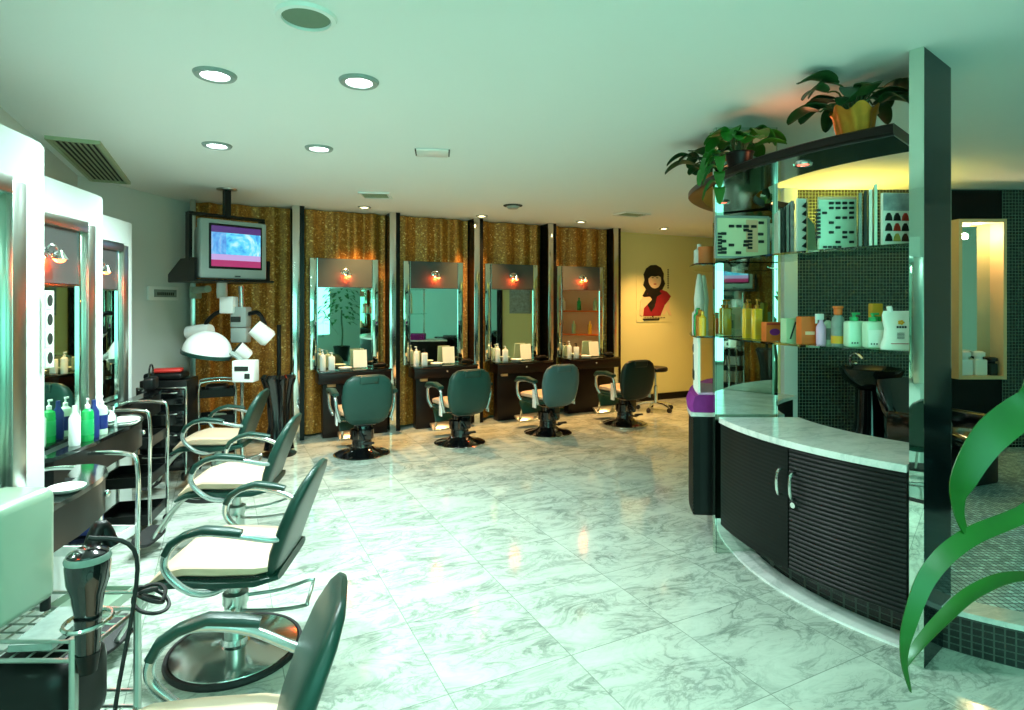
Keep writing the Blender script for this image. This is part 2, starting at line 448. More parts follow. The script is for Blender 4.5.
for (x, y, k), l in zip(WARMD, NM): downlight((x, y), 'lamp_warm', 'grey_plastic', l, 'warm downlights along the back', .06)
t = thing('ceiling_speaker', 'round flush speaker with grey-green mesh on the ceiling', 'speaker', (-.755, 2.14, CZ))
obj('rim', MB().lathe([(.085, -.002), (.088, -.014), (.105, -.012), (.11, 0)], 36), M['white_plastic'], t)
obj('grille', MB().lathe([(0, -.012), (.06, -.010), (.087, -.004), (.087, -.001), (0, -.001)], 36), M['speaker_grey'], t)
t = thing('added_sconce', 'small added chrome uplighter on the mosaic wall behind the swatch books', 'wall light', (2.97, 5.42, 2.0))  # made-up fixture, added to carry the yellow wash spot
obj('arm', MB().tube([(0, -.004, -.02), (0, -.10, -.02), (0, -.18, .0)], .012, 8), M['chrome'], t)
obj('bowl', MB().lathe([(.0, .0), (.03, .0), (.07, .06), (.066, .06), (.028, .008), (0, .008)], 20, o=(0, -.18, 0)), M['chrome'], t)
t = thing('added_shelf_lamp', 'tiny added chrome lamp between the plants on the ring shelf', 'lamp', (1.45, 3.06, 2.2525))  # made-up lamp body, added beneath the orange shelf glow
obj('lamp_body', MB().lathe([(0, 0), (.03, 0), (.032, .03), (.026, .03), (.024, .01), (0, .01)], 18), M['chrome'], t)
# louvred air vent beside the left wall
v0 = Vector((-2.93, 3.66, 0)); sdir = Vector((-.4472, .8944, 0))
t = thing('air_vent', 'long louvred air vent on the ceiling above the left mirrors', 'air vent', (v0+sdir*.72+N*0+Vector((.8944, .4472, 0))*.14+Vector((0, 0, CZ))), math.atan2(.8944, -.4472))
fr = MB()
for y in (-.135, .135): fr.box((0, y, -.012), (1.42, .02, .024))
for x in (-.71, .71): fr.box((x, 0, -.012), (.02, .29, .024))
obj('frame', fr, M['vent_green'], t)
obj('duct_opening', MB().box((0, 0, -.002), (1.40, .26, .003)), M['vent_dark'], t)
lv = MB()
for i in range(8):
    lv.box((0, 0, 0), (1.39, .026, .004), M=Matrix.Translation((0, -.112+i*.032, -.013)) @ Matrix.Rotation(.55, 4, 'X'))
obj('louvres', lv, M['vent_green'], t)
t = thing('ceiling_hatch', 'small square white access hatch on the ceiling', 'ceiling hatch', (-.555, 4.07, CZ), .12)
obj('panel', MB().box((0, 0, -.006), (.22, .20, .010), bev=.003), M['white_plastic'], t)
cl = MB()
for x in (-.115, .115): cl.box((x, 0, -.005), (.008, .17, .009))
obj('edge_slot', cl, M['vent_dark'], t)
def slotvent(x, y, rz, wx, wy, label):
    t = thing('ceiling_vent', label, 'air vent', (x, y, CZ), rz)
    f = MB()
    for s in (-1, 1): f.box((0, s*wy/2, -.008), (wx+.03, .02, .016)); f.box((s*wx/2, 0, -.008), (.02, wy, .016))
    obj('frame', f, M['white_plastic'], t)
    obj('duct_opening', MB().box((0, 0, -.002), (wx, wy, .003)), M['vent_dark'], t)
    q = MB(); k = 5
    for i in range(k): q.box((0, -wy/2+(i+.5)*wy/k, -.009), (wx, wy/k*.42, .004))
    obj('slats', q, M['vent_green'], t)
slotvent(-1.33, 5.68, .1, .26, .26, 'small square slotted vent on the ceiling over the first barber chair')
slotvent(1.42, 6.90, TH, .34, .22, 'slotted vent on the ceiling before the cream wall')
t = thing('smoke_detector', 'small round smoke detector on the ceiling over the third barber chair', 'smoke detector', (.01, 6.3, CZ))
obj('housing', MB().lathe([(.0, -.04), (.05, -.038), (.07, -.02), (.075, 0)], 24), M['grey_plastic'], t)
obj('mount_ring', MB().lathe([(.075, -.012), (.10, -.010), (.105, 0)], 24), M['vent_dark'], t)

# ------------------------------------------------------------------ back stations
STN = ['first station from the television', 'second station from the television', 'third station from the television', 'station beside the cream wall']
DIV = ['between the television curtain and the first mirror', 'between the first and second mirrors', 'between the second and third mirrors',
       'between the third and fourth mirrors', 'between the fourth mirror and the cream wall']
for i in range(5):
    t = thing('station_divider', 'tall black divider with chrome front edge '+DIV[i], 'divider', back(i*1.06, 0), TH, 'chrome edged dividers')
    obj('board', MB().box((0, .17, CZ/2), (.05, .33, CZ-.004)), M['fin_dark'], t)
    obj('chrome_edge', MB().box((-.005, -.004, CZ/2), (.075, .02, CZ-.004), bev=.004), M['chrome'], t)
    obj('black_stile', MB().box((.058, .02, CZ/2), (.05, .04, CZ-.004)), M['fin_dark'], t)
# gold sequin curtains
def curtain(s0, s1, p, label, seed, group='gold sequin curtains'):
    rnd = random.Random(seed); L = s1-s0; n = int(L*70); a = []
    ph = rnd.random()*6
    for i in range(n+1):
        s = i/n*L; a.append((s, (.04+.02*math.sin(s*5+ph))*math.sin(s*25+ph+1.6*math.sin(s*6+ph))+.004*math.sin(s*71+ph)))
    th = .006; rings = []
    for z in (.03, .6, 1.3, 2.0, CZ-.01):
        k = 1 if z < 2.5 else .8
        rings.append([(s, y*k-th, z) for s, y in a]+[(s, y*k+th, z) for s, y in reversed(a)])
    o = obj('curtain', MB().loft(rings), M['sequin'], None, back(s0, p), TH, 60)
    return tag(o, label, 'curtain', group)
for i in range(4):
    curtain(i*1.06+.085, (i+1)*1.06-.035, -.20, 'gold sequin curtain behind the mirror of the '+STN[i], 11+i)
curtain(-.98, -.045, -.20, 'gold sequin curtain behind the television', 31)
# chrome corner post at the left end
o = obj('corner_post', MB().box((0, 0, CZ/2), (.05, .05, CZ-.004), bev=.004), M['steel'], None, back(-.985, -.10), TH)
tag(o, 'slim steel post at the left end of the gold curtain', 'post')

def mirror_unit(name, frame=False):
    """local x along the wall, -y into the room, origin on the counter level"""
    t = thing(name, 'mirror', 'mirror')
    hz, W = 1.24, .76; tz = .33
    obj('mirror_glass', MB().box((0.005, -.012, (hz-tz)/2), (.60, .012, hz-tz)), M['mirror'], t)
    for x in (-.345, .345):
        obj('side_strip', MB().box((x, -.010, hz/2), (.068, .014, hz), bev=.003), M['mirror'], t)
    tr = MB()
    for x in (-.303, .308): tr.box((x, -.018, hz/2), (.008, .02, hz))
    tr.box((0, -.02, hz-tz), (.6, .02, .008))
    obj('chrome_bead', tr, M['chrome'], t)
    obj('lamp_panel', MB().box((0.003, -.014, hz-tz/2+.004), (.60, .016, tz-.01)), M['panel_grey'], t)
    obj('backing_board', MB().box((0, .004, hz/2), (W, .012, hz)), M['black'], t)
    lz = hz-.17
    lb = obj('wall_lamp', MB().lathe([(.0, 0), (.03, 0), (.03, .012), (.012, .018), (.01, .05), (.0, .05)], 16, M=Matrix.Translation((0, -.022, lz+.01)) @ Matrix.Rotation(PI/2, 4, 'X')), M['chrome'], t)
    obj('ring', MB().tube([(.05+.045*math.cos(a*PI/10)-.055, -.065, lz+.02+.03*math.sin(a*PI/10)) for a in range(21)], .006, 6), M['chrome'], lb)
    obj('shade', MB().lathe([(.012, .05), (.02, .03), (.034, 0), (.030, 0), (.016, .03)], 16, o=(.035, -.075, lz-.025)), M['chrome'], lb)
    obj('bulb', MB().ball((.035, -.075, lz-.02), .024, 12), M['lamp_red'], lb)
    if frame:
        f = MB()
        for x in (-.415, .415): f.box((x, -.012, hz/2), (.075, .05, hz+.10), bev=.004)
        f.box((0, -.012, hz+.03), (.76, .05, .07), bev=.004)
        obj('steel_frame', f, M['steel'], t)
    ld = bpy.data.lights.new('mirror_lamp_glow', 'POINT'); ld.energy = 4; ld.color = (1, .07, .012); ld.shadow_soft_size = .012
    lo = bpy.data.objects.new('mirror_lamp_glow', ld); C.collection.objects.link(lo); lo.location = (.02, -.058, lz-.035); lo.parent = t
    return t
mu = mirror_unit('station_mirror')
for i in range(4):
    o = place(mu, i > 0, back(i*1.06+.53, -.10, .755), TH, 'tall mirror with red lamp panel at the '+STN[i]); o['group'] = 'station mirrors with red lamps'

# counters
def counter_proto():
    t = thing('station_counter', 'c', 'counter')
    obj('worktop', MB().box((0, -.01, .742), (.80, .30, .024), bev=.004), M['black_gloss'], t)
    d = obj('drawer', MB().box((0, -.03, .672), (.79, .25, .112), bev=.004), M['dark_wood'], t)
    obj('knob', MB().ball((.0, -.165, .69), .012, 10), M['chrome'], d)
    obj('front_panel', MB().box((.03, .06, .308), (.72, .12, .606), bev=.004), M['dark_wood'], t)
    obj('ashtray', MB().box((-.24, -.012, .585), (.09, .03, .035), bev=.006), M['beige_frame'], t)
    return t
cp = counter_proto()
for i in range(4):
    o = place(cp, i > 0, back(i*1.06+.60, 0.02), TH, 'dark wood counter with one drawer at the '+STN[i]); o['group'] = 'station counters'
# things on the counters
def pump_bottle(name, r, h, mat, cap, label, cat, loc, rz=0, group=None, sq=False, band=None):
    t = thing(name, label, cat, loc, rz, group)
    b = MB()
    if sq: b.box((0, 0, h*.38), (r*2, r*1.3, h*.76), bev=r*.25, seg=3)
    else: b.lathe([(0, 0), (r*.95, 0), (r, .006), (r, h*.62), (r*.9, h*.70), (r*.36, h*.76), (r*.36, h*.78)], 20)
    obj('bottle_body', b, mat, t)
    c = MB(); c.lathe([(r*.40, h*.76), (r*.42, h*.84), (r*.15, h*.86), (r*.13, h*.95)], 14)
    c.box((r*.25, 0, h*.965), (r*.95, r*.32, h*.05), bev=r*.08)
    obj('pump', c, cap, t)
    if band is not None:
        if sq: obj('paper_label', MB().box((0, -r*.655, h*.3), (r*1.5, r*.03, h*.38)), band, t)
        else: obj('paper_label', MB().lathe([(r*1.01, h*.15), (r*1.015, h*.16), (r*1.015, h*.5), (r*1.01, h*.51)], 20), band, t)
    return t
for i in range(4):
    b = lambda s, p: back(i*1.06+s, p, .7545)
    pump_bottle('pump_bottle', .032, .23, M['white_plastic'], M['white_plastic'], 'taller white pump bottle at the left end of the counter, '+STN[i], 'bottle', b(.27, .03), TH+2.8, 'white bottles on the counters', False, M['paper'])
    pump_bottle('pump_bottle', .034, .20, M['white_plastic'], M['black'] if i % 2 else M['white_plastic'], 'shorter white bottle beside the taller one on the counter, '+STN[i], 'bottle', b(.36, .06), TH+3, 'white bottles on the counters', True, M['paper'])
    t = thing('card_holder', 'upright white card on the counter, '+STN[i], 'card', b(.68, .02), TH, 'white cards on the counters')
    obj('card', MB().box((0, 0, .11), (.15, .012, .20), M=Matrix.Rotation(-.12, 4, 'X')), M['paper'], t)
    obj('stand', MB().box((0, -.005, .008), (.16, .07, .014), bev=.004), M['clear'], t)
    o = obj('dish', MB().lathe([(0, .004), (.04, .0), (.055, .004), (.075, .03), (.07, .032), (.05, .012), (0, .010)], 24), M['white_plastic'], None, b(.50, .09))
    tag(o, 'small white dish on the counter, '+STN[i], 'dish', 'white dishes on the counters')
    t = thing('hair_clipper', 'black hair clipper lying on the counter, '+STN[i], 'hair clipper', b(.89, .06), TH+.3, 'clippers on the counters')
    obj('body', MB().tube([(-.08, 0, .03), (-.02, 0, .034), (.05, 0, .032), (.075, 0, .03)], .03, 12, rads=[.022, .03, .028, .02]), M['black'], t)
    obj('blade', MB().box((.085, 0, .028), (.02, .036, .012)), M['chrome'], t)

# ------------------------------------------------------------------ barber chairs (local +x is the way the sitter faces)
def barber_chair():
    t = thing('barber_chair', 'b', 'barber chair')
    obj('base_plate', MB().lathe([(0, 0), (.255, 0), (.262, .012), (.255, .026), (.22, .034), (.13, .06), (.10, .09), (0, .09)], 40), M['black_gloss'], t)
    obj('base_rim', MB().lathe([(.256, .004), (.270, .004), (.272, .02), (.258, .026)], 40, ring=True), M['chrome'], t)
    obj('pump_column', MB().lathe([(.10, .085), (.095, .16), (.115, .17), (.115, .26), (.08, .27), (.08, .34), (0, .34)], 24), M['black_gloss'], t)
    mech = MB(); mech.box((-.02, 0, .345), (.30, .20, .05), bev=.01); mech.box((-.10, 0, .25), (.10, .13, .14), bev=.015)
    mech.tube([(-.14, .05, .30), (-.20, .06, .27), (-.24, .03, .20)], .018, 8)
    obj('mechanism', mech, M['black_gloss'], t)
    lv = obj('pump_lever', MB().tube(cat([(-.09, 0, .14), (-.20, 0, .14), (-.27, 0, .17)], 4), .011, 8), M['chrome'], t)
    obj('pedal', MB().box((-.275, 0, .175), (.03, .11, .02), bev=.006), M['rubber'], lv)
    sh = MB(); slab(sh, [(-.20, .40, .20, .02), (-.1, .385, .235, .028), (.15, .385, .235, .028), (.27, .38, .22, .022)])
    obj('seat_shell', sh, M['green_vinyl'], t)
    sc = MB(); slab(sc, [(-.19, .44, .18, .02), (-.12, .445, .22, .036), (.1, .45, .225, .040), (.24, .44, .22, .034), (.285, .42, .19, .012)])
    obj('seat', sc, M['cream_vinyl'], t)
    bk = MB(); slab(bk, [(-.20, .345, .12, .010), (-.205, .365, .165, .028), (-.215, .42, .205, .045), (-.235, .52, .232, .055), (-.25, .62, .240, .058), (-.268, .72, .228, .052), (-.278, .775, .200, .042), (-.284, .81, .150, .022), (-.286, .82, .10, .008)], 3.2, 28)
    obj('backrest', bk, M['barber_vinyl'], t)
    hd = MB(); hd.box((0, 0, 0), (.026, .18, .075), bev=.012, seg=3, M=Matrix.Translation((-.318, 0, .775)) @ Matrix.Rotation(-.16, 4, 'Y'))
    obj('headrest_socket', hd, M['barber_vinyl'], t)
    for y in (-1, 1):
        a = MB(); a.tube(cat([(-.16, y*.24, .38), (-.17, y*.27, .5), (-.15, y*.28, .60), (-.05, y*.28, .63), (.12, y*.28, .62), (.21, y*.28, .58), (.22, y*.27, .46), (.19, y*.24, .38)], 5), .017, 10)
        ar = obj('armrest', a, M['grey_tube'], t)
        p = MB(); slab(p, [(-.17, .635, .030, .016), (0, .655, .034, .020), (.17, .64, .034, .018), (.23, .60, .028, .010)])
        for v in p.bm.verts: v.co.y += y*.28
        obj('arm_pad', p, M['green_vinyl'], ar)
        obj('side_plate', MB().box((-.12, y*.265, .44), (.07, .012, .20), bev=.004), M['white_plastic'], t)
    fb = MB()
    for y in (-.11, .11): fb.tube(cat([(.20, y, .37), (.34, y, .30), (.42, y, .12)], 5), .014, 8)
    f = obj('footrest', fb, M['chrome'], t)
    obj('foot_plate', MB().box((0, 0, 0), (.13, .30, .025), bev=.006, M=Matrix.Translation((.44, 0, .11)) @ Matrix.Rotation(-.45, 4, 'Y')), M['steel'], f)
    obj('leg_pad', MB().box((0, 0, 0), (.03, .34, .17), bev=.012, M=Matrix.Translation((.31, 0, .27)) @ Matrix.Rotation(.5, 4, 'Y')), M['green_vinyl'], t)
    return t
bc = barber_chair()
FB = math.atan2(-N.y, -N.x)
BCP = [(-1.475, 5.73), (-.555, 6.19), (.41, 6.66), (1.385, 7.15)]
BCL = ['green barber chair before the first station, under the square slotted vent', 'green barber chair before the second station from the television',
       'slate grey barber chair before the third station', 'darkest barber chair, beside the rolling stool at the cream wall']
for i, p in enumerate(BCP):
    o = place(bc, i > 0, (p[0], p[1], 0), FB+[0, .04, .08, -.03][i], BCL[i]); o['group'] = 'barber chairs'
    if i > 1:
        for ch in o.children:
            if ch.name.split('.')[0] in ('backrest', 'headrest_socket'):
                ch.data = ch.data.copy(); ch.data.materials[0] = M['barber_grey' if i == 2 else 'barber_dark']
# rolling stool
t = thing('rolling_stool', 'black round stool on five chrome legs by the cream wall', 'stool', (2.0, 8.12, 0))
obj('seat', MB().lathe([(0, .545), (.15, .545), (.165, .56), (.165, .59), (.15, .605), (0, .61)], 28), M['black'], t)
obj('gas_post', MB().lathe([(.028, .10), (.028, .34), (.016, .35), (.016, .545)], 14), M['chrome'], t)
for k in range(5):
    a = k*2*PI/5+.3; d = Vector((math.cos(a), math.sin(a), 0))
    l = obj('leg', MB().tube([d*.02+Vector((0, 0, .11)), d*.13+Vector((0, 0, .10)), d*.24+Vector((0, 0, .065))], .014, 8), M['chrome'], t)
    obj('caster', MB().cyl(d*.24+Vector((-d.y*.018, d.x*.018, .03)), d*.24+Vector((d.y*.018, -d.x*.018, .03)), .03, n=14), M['rubber'], l)
# poster of a young woman in red
pw = back(5.23, -.358, 1.64)
t = thing('poster', 'paper poster of a dark haired woman in a red top on the cream wall', 'poster', pw, TH)
t.scale = (1.4, 1, 1.02)
obj('paper', MB().box((0, -.003, 0), (.50, .004, .86)), M['cream_wall'], t)
def flat(name, pts, mat, y):
    return obj(name, MB().loft([[(a, y, b) for a, b in pts], [(a, y-.002, b) for a, b in pts]]), M[mat], t)
def ell(cx, cz, rx, rz_, n=24): return [(cx+rx*math.cos(2*PI*i/n), cz+rz_*math.sin(2*PI*i/n)) for i in range(n)]
flat('hair', [(-.06, .42), (.02, .43), (.09, .39), (.13, .30), (.125, .22), (.15, .15), (.11, .06), (.07, 0), (.02, -.10), (.03, -.30), (-.03, -.36), (-.09, -.25), (-.10, -.08), (-.17, -.04), (-.12, .06), (-.16, .12), (-.14, .2), (-.155, .28), (-.12, .37)], 'hair', -.006)
flat('red_top', [(-.10, .0), (-.14, -.16), (-.16, -.34), (.08, -.34), (.14, -.18), (.20, -.10), (.23, -.04), (.17, .03), (.09, .06), (.03, -.03), (-.04, .05)], 'red_dress', -.0075)
flat('hair_lock', [(-.06, .08), (.03, .06), (.10, .0), (.03, -.05), (.0, -.2), (-.05, -.28), (-.09, -.2), (-.13, -.08)], 'hair', -.0095)
flat('face', ell(0, .20, .088, .125), 'skin', -.010)
flat('fringe', [(-.09, .36), (.02, .38), (.09, .33), (.09, .24), (.05, .265), (0, .25), (-.05, .26), (-.09, .22)], 'hair', -.012)
flat('hand', [(-.2, -.10), (-.16, -.06), (-.07, -.05), (-.04, -.09), (-.09, -.15), (-.15, -.22), (-.17, -.34), (-.21, -.32), (-.20, -.2)], 'skin', -.0115)
flat('forearm', [(.10, -.30), (.16, -.18), (.19, -.12), (.21, -.16), (.20, -.22), (.24, -.34), (.20, -.33), (.17, -.25), (.13, -.33)], 'skin', -.0115)
for xx in (-.032, .030): flat('eye', ell(xx, .235, .016, .007, 12), 'hair', -.0135)
flat('mouth', ell(0, .14, .022, .009, 12), 'red', -.0135)
flat('nose', [(-.008, .18), (0, .215), (.01, .18)], 'peach_card', -.0135)
tx = MB()
for i in range(9): tx.box((.19, -.008, .36-i*.034), (.018, .003, .020))
obj('printed_characters', tx, M['hair'], t)
tx = MB()
for i in range(14): tx.box((-.15+i*.022, -.014, -.365), (.012, .003, .016))
obj('printed_line', tx, M['hair'], t)
flat('printed_band', [(-.17, -.38), (.07, -.375), (.06, -.405), (-.15, -.41)], 'hair', -.009)

# ------------------------------------------------------------------ styling chairs (local +x is the way the sitter faces)
def styling_chair():
    t = thing('styling_chair', 's', 'salon chair')
    obj('base_plate', MB().lathe([(.0, .002), (.24, .002), (.257, .014), (.25, .027), (.16, .040), (.06, .052), (.055, .075), (0, .075)], 48), M['chrome'], t)
    obj('base_rim', MB().lathe([(.258, 0), (.27, 0), (.274, .012), (.269, .026), (.257, .026)], 48, ring=True), M['rubber'], t)
    obj('pump_column', MB().lathe([(.045, .07), (.045, .22), (.052, .225), (.052, .27), (.026, .275), (.026, .41), (0, .41)], 24), M['steel'], t)
    lv = MB(); lv.tube(cat([(-.04, -.03, .24), (-.18, -.05, .25), (-.30, -.06, .285), (-.31, -.06, .27), (-.31, .03, .23), (-.3, .035, .215), (-.18, .035, .20), (-.04, .03, .20)], 4), .008, 8)
    obj('pump_lever', lv, M['steel'], t)
    obj('release_knob', MB().cyl((.0, .05, .215), (.0, .085, .215), .022, n=14), M['chrome'], t)
    sh = MB(); slab(sh, [(-.24, .425, .20, .018), (-.15, .412, .225, .026), (0, .415, .235, .028), (.12, .425, .235, .028), (.21, .415, .23, .024), (.275, .380, .21, .010)])
    obj('seat_shell', sh, M['green_vinyl'], t)
    sc = MB(); slab(sc, [(-.22, .462, .19, .020), (-.15, .462, .215, .030), (0, .468, .222, .036), (.12, .474, .222, .034), (.20, .455, .215, .028), (.26, .41, .19, .010)])
    c = obj('seat', sc, M['cream_vinyl'], t)
    sm = MB()
    for y in (-1, 1):
        for k in range(26):
            x = -.17+k*.0150; z = .455 if x < .15 else .455-(x-.15)*.35
            sm.box((x, y*.2235, z-.012), (.009, .004, .005))
    obj('stitching', sm, M['rubber'], c)
    bk = MB(); slab(bk, [(-.195, .40, .165, .012), (-.205, .43, .195, .024), (-.225, .52, .212, .030), (-.262, .63, .216, .031), (-.300, .73, .205, .028), (-.332, .80, .172, .022), (-.350, .838, .125, .016), (-.358, .852, .07, .008)], 4.2, 28)
    obj('backrest', bk, M['green_vinyl'], t)
    for y in (-1, 1):
        a = MB(); a.tube(cat([(-.05, y*.12, .39), (.0, y*.22, .385), (.07, y*.275, .42), (.145, y*.285, .50), (.15, y*.285, .57), (.10, y*.282, .635), (.02, y*.275, .655), (-.10, y*.26, .635), (-.20, y*.225, .60), (-.245, y*.20, .59)], 6), .0145, 10)
        ar = obj('armrest', a, M['grey_tube'], t)
        p = MB(); pts = [(.152, .575), (.13, .618), (.08, .652), (.01, .672), (-.08, .660), (-.125, .648)]
        slab(p, [(x, z, .026 if 0 < k < 5 else .018, .014) for k, (x, z) in enumerate(pts)], 3, 14)
        for v in p.bm.verts: v.co.y += y*(.283-.012*max(0, -v.co.x*8))
        obj('arm_pad', p, M['green_vinyl'], ar)
    fr = MB()
    for y in (-.05, .05): fr.tube(cat([(.18, y, .40), (.33, y, .30), (.46, y, .10)], 5), .010, 8)
    f = obj('footrest', fr, M['steel'], t)
    fp = MB(); q = se(20, 3)
    Mx = Matrix.Translation((.50, 0, .10)) @ Matrix.Rotation(-.35, 4, 'Y')
    fp.loft([[(a*.055, b*.145, -.011) for a, b in q], [(a*.06, b*.15, 0) for a, b in q], [(a*.055, b*.145, .011) for a, b in q]], M=Mx)
    obj('foot_plate', fp, M['rubber'], f)
    return t
sc0 = styling_chair()
SCP = [(-1.19, 2.51, PI+.08), (-.755, 1.33, PI+.25), (-1.69, 3.58, PI+.14), (-2.33, 4.62, PI+.16)]
SCL = ['cream and green styling chair whose whole chrome base disc shows, on the marble', 'cream and green styling chair cut off by the bottom of the picture',
       'cream and green styling chair just behind the one whose whole base disc shows', 'cream and green styling chair closest to the white hood dryer']
for i, (x, y, r) in enumerate(SCP):
    o = place(sc0, i > 0, (x, y, 0), r, SCL[i]); o.scale = (1, 1, .94); o['group'] = 'styling chairs along the left'

# ------------------------------------------------------------------ left stations: white curved partitions, framed mirrors, counters
E = [Vector((-1.755+.55*-k, 2.23+1.1*k, 0)) for k in range(3)]
SD = Vector((-.4472, .8944, 0)); PD = Vector((.8944, .4472, 0))
ed = Vector((-.2, .98, 0)).normalized(); er = Vector((ed.y, -ed.x, 0))
PNM = ['nearest to the camera', 'in the middle of the three', 'next to the drawer trolley']
for k, e in enumerate(E):
    S = e-ed*1.15; f = []; bk_ = []
    for i in range(17):
        q = i/16; bl = .004*math.sin(PI*q)-.03*max(0, (q-.88)/.12)**2
        f.append(S+ed*q*1.15+er*bl); bk_.append(S+ed*q*1.15+er*(bl-.07))
    poly = [(p.x, p.y) for p in f]+[(p.x, p.y) for p in reversed(bk_)]
    struct('partition_%d' % (k+1), MB().prism(poly, 0, 2.09), M['white_wall'])
lm = mirror_unit('framed_mirror', True)
LML = ['steel framed mirror on the white partition at the edge of the picture', 'steel framed mirror above the row of shampoo bottles', 'steel framed mirror on the white partition by the drawer trolley']
for k, e in enumerate(E):
    c = e-ed*.71+er*.014
    o = place(lm, k > 0, (c.x, c.y, .82), math.atan2(ed.y, ed.x), LML[k]); o['group'] = 'steel framed mirrors'
    o.scale = (1, 1, .84)
cpoly = [(-.62, .0), (-.45, .05), (-.3, .10), (-.15, .145), (0, .175), (.12, .18), (.21, .15), (.26, .08), (.26, .025), (.03, .025), (-.02, .150), (-.62, -.02)]
cpoly = [(-.56, .02), (-.45, .045), (-.32, .08), (-.2, .12), (-.05, .155), (.06, .165), (.15, .145), (.22, .09), (.23, .03), (.03, .03), (.01, .07), (-.15, .035), (-.4, -.032), (-.56, -.075)]
CL = ['black curved wall counter closest to the camera, over the white trolley', 'black curved wall counter with shampoo bottles on it', 'black curved wall counter with bags on it, by the drawer trolley']
for k, e in enumerate(E):
    t = thing('wall_counter', CL[k], 'counter', (e.x, e.y, 0), 0, 'curved wall counters')
    cp_ = cpoly if k == 0 else [(-.82, -.085), (-.68, -.03)]+cpoly[:-1]+[(-.68, -.105), (-.82, -.142)]
    pl = [tuple((SD*s+PD*p).xy) for s, p in cp_]
    obj('worktop', MB().prism(pl, .80, .818), M['black_gloss'], t)
    ins = [(s*.985, p-.008 if p > .06 else p) for s, p in cp_]
    d = obj('drawer', MB().prism([tuple((SD*s+PD*p).xy) for s, p in ins], .655, .799), M['dark_wood'] if False else M['black'], t)
    kp = SD*.06+PD*.162
    obj('knob', MB().ball((kp.x, kp.y, .73), .014, 12), M['chrome'], d)
# things on the middle counter
e = E[1]; cz = .8185
def onc(s, p, k=1): q = E[k]+SD*s+PD*p; return (q.x, q.y, cz)
pump_bottle('shampoo_bottle', .027, .21, M['green_bottle'], M['white_plastic'], 'green pump bottle on the black wall counter', 'bottle', onc(-.50, -.015), 2, 'bottles on the wall counter', False, M['green_cap'])
pump_bottle('shampoo_bottle', .027, .20, M['pale_bottle'], M['white_plastic'], 'pale pump bottle with dark label on the black wall counter', 'bottle', onc(-.36, .022), 2, 'bottles on the wall counter', False, M['blue'])
o = obj('spray_bottle', MB().lathe([(0, 0), (.022, 0), (.024, .01), (.024, .13), (.010, .16), (.010, .19), (0, .19)], 16), M['blue'], None, onc(-.43, .0)); tag(o, 'dark blue bottle between two pump bottles on the wall counter', 'bottle', 'bottles on the wall counter')
o = obj('spray_bottle', MB().lathe([(0, 0), (.022, 0), (.024, .01), (.024, .13), (.010, .16), (.010, .19), (0, .19)], 16), M['white_plastic'], None, onc(-.59, -.05)); tag(o, 'white bottle at the mirror end of the wall counter', 'bottle', 'bottles on the wall counter')
o = obj('jar', MB().lathe([(0, 0), (.024, 0), (.024, .07), (.012, .09), (.012, .13), (0, .13)], 16), M['clear'], None, onc(-.27, .055)); tag(o, 'small clear bottle on the wall counter beside the white plates', 'bottle')
for q in range(2):
    o = obj('plate', MB().lathe([(0, .004), (.05, 0), (.07, .006), (.085, .018), (.082, .02), (.06, .009), (0, .008)], 28), M['white_plastic'], None, Vector(onc(-.14, .085))+Vector((0, 0, q*.014)))
    tag(o, ['lower white plate of the pair on the black wall counter', 'upper white plate of the pair on the black wall counter'][q], 'plate', 'white plates on the wall counter')
o = obj('plate', MB().lathe([(0, .004), (.035, 0), (.05, .006), (.06, .018), (.057, .02), (.04, .009), (0, .008)], 28), M['white_plastic'], None, onc(-.18, .075, 0)); tag(o, 'white plate on the counter at the picture edge', 'plate')
# third counter: bags and a dryer
t = thing('handbag', 'soft black handbag on the wall counter by the drawer trolley', 'bag', onc(.07, .09, 2), 1.9)
obj('bag_body', MB().box((0, 0, .055), (.17, .08, .10), bev=.025, seg=3), M['black'], t)
obj('strap', MB().tube(cat([(-.06, 0, .10), (-.05, 0, .17), (.0, 0, .20), (.05, 0, .17), (.06, 0, .10)], 4), .007, 6), M['black_gloss'], t)
# photo strip on the near partition
pp = E[0]-ed*.045+er*.008
t = thing('photo_strip', 'narrow strip of four hair style photos on the white partition', 'poster', (pp.x, pp.y, 1.40), math.atan2(ed.y, ed.x)-.12)
obj('card', MB().box((0, 0, 0), (.05, .004, .29)), M['paper'], t)
for i in range(4):
    ph = obj('photo', MB().box((0, -.003, .108-i*.072), (.042, .003, .062)), M['paper'], t)
    obj('portrait', MB().loft([[(a, -.0046, b) for a, b in ell(0, .108-i*.072, .014, .022, 14)], [(a, -.006, b) for a, b in ell(0, .108-i*.072, .014, .022, 14)]]), M['dark_print'], ph)
# breaker box
ca = Vector((-3.62, 4.55, 0)); cb_ = Vector((bw0.x, bw0.y, 0)); cd = (cb_-ca).normalized(); cn = Vector((cd.y, -cd.x, 0))
k_ = (162-512)/583; s_ = (k_*ca.y-ca.x)/(cd.x-k_*cd.y); q2 = ca+cd*s_+cn*.013
t = thing('breaker_box', 'white breaker box with a dark window on the white wall', 'breaker box', (q2.x, q2.y, 1.59), math.atan2(cd.y, cd.x))
obj('housing', MB().box((0, 0, 0), (.40, .03, .135), bev=.006), M['white_plastic'], t)
obj('window', MB().box((.01, -.018, 0), (.30, .008, .075)), M['grey_print'], t)
sw = MB()
for i in range(9): sw.box((-.10+i*.026, -.024, -.005), (.012, .008, .03))
obj('switches', sw, M['dark_print'], t)

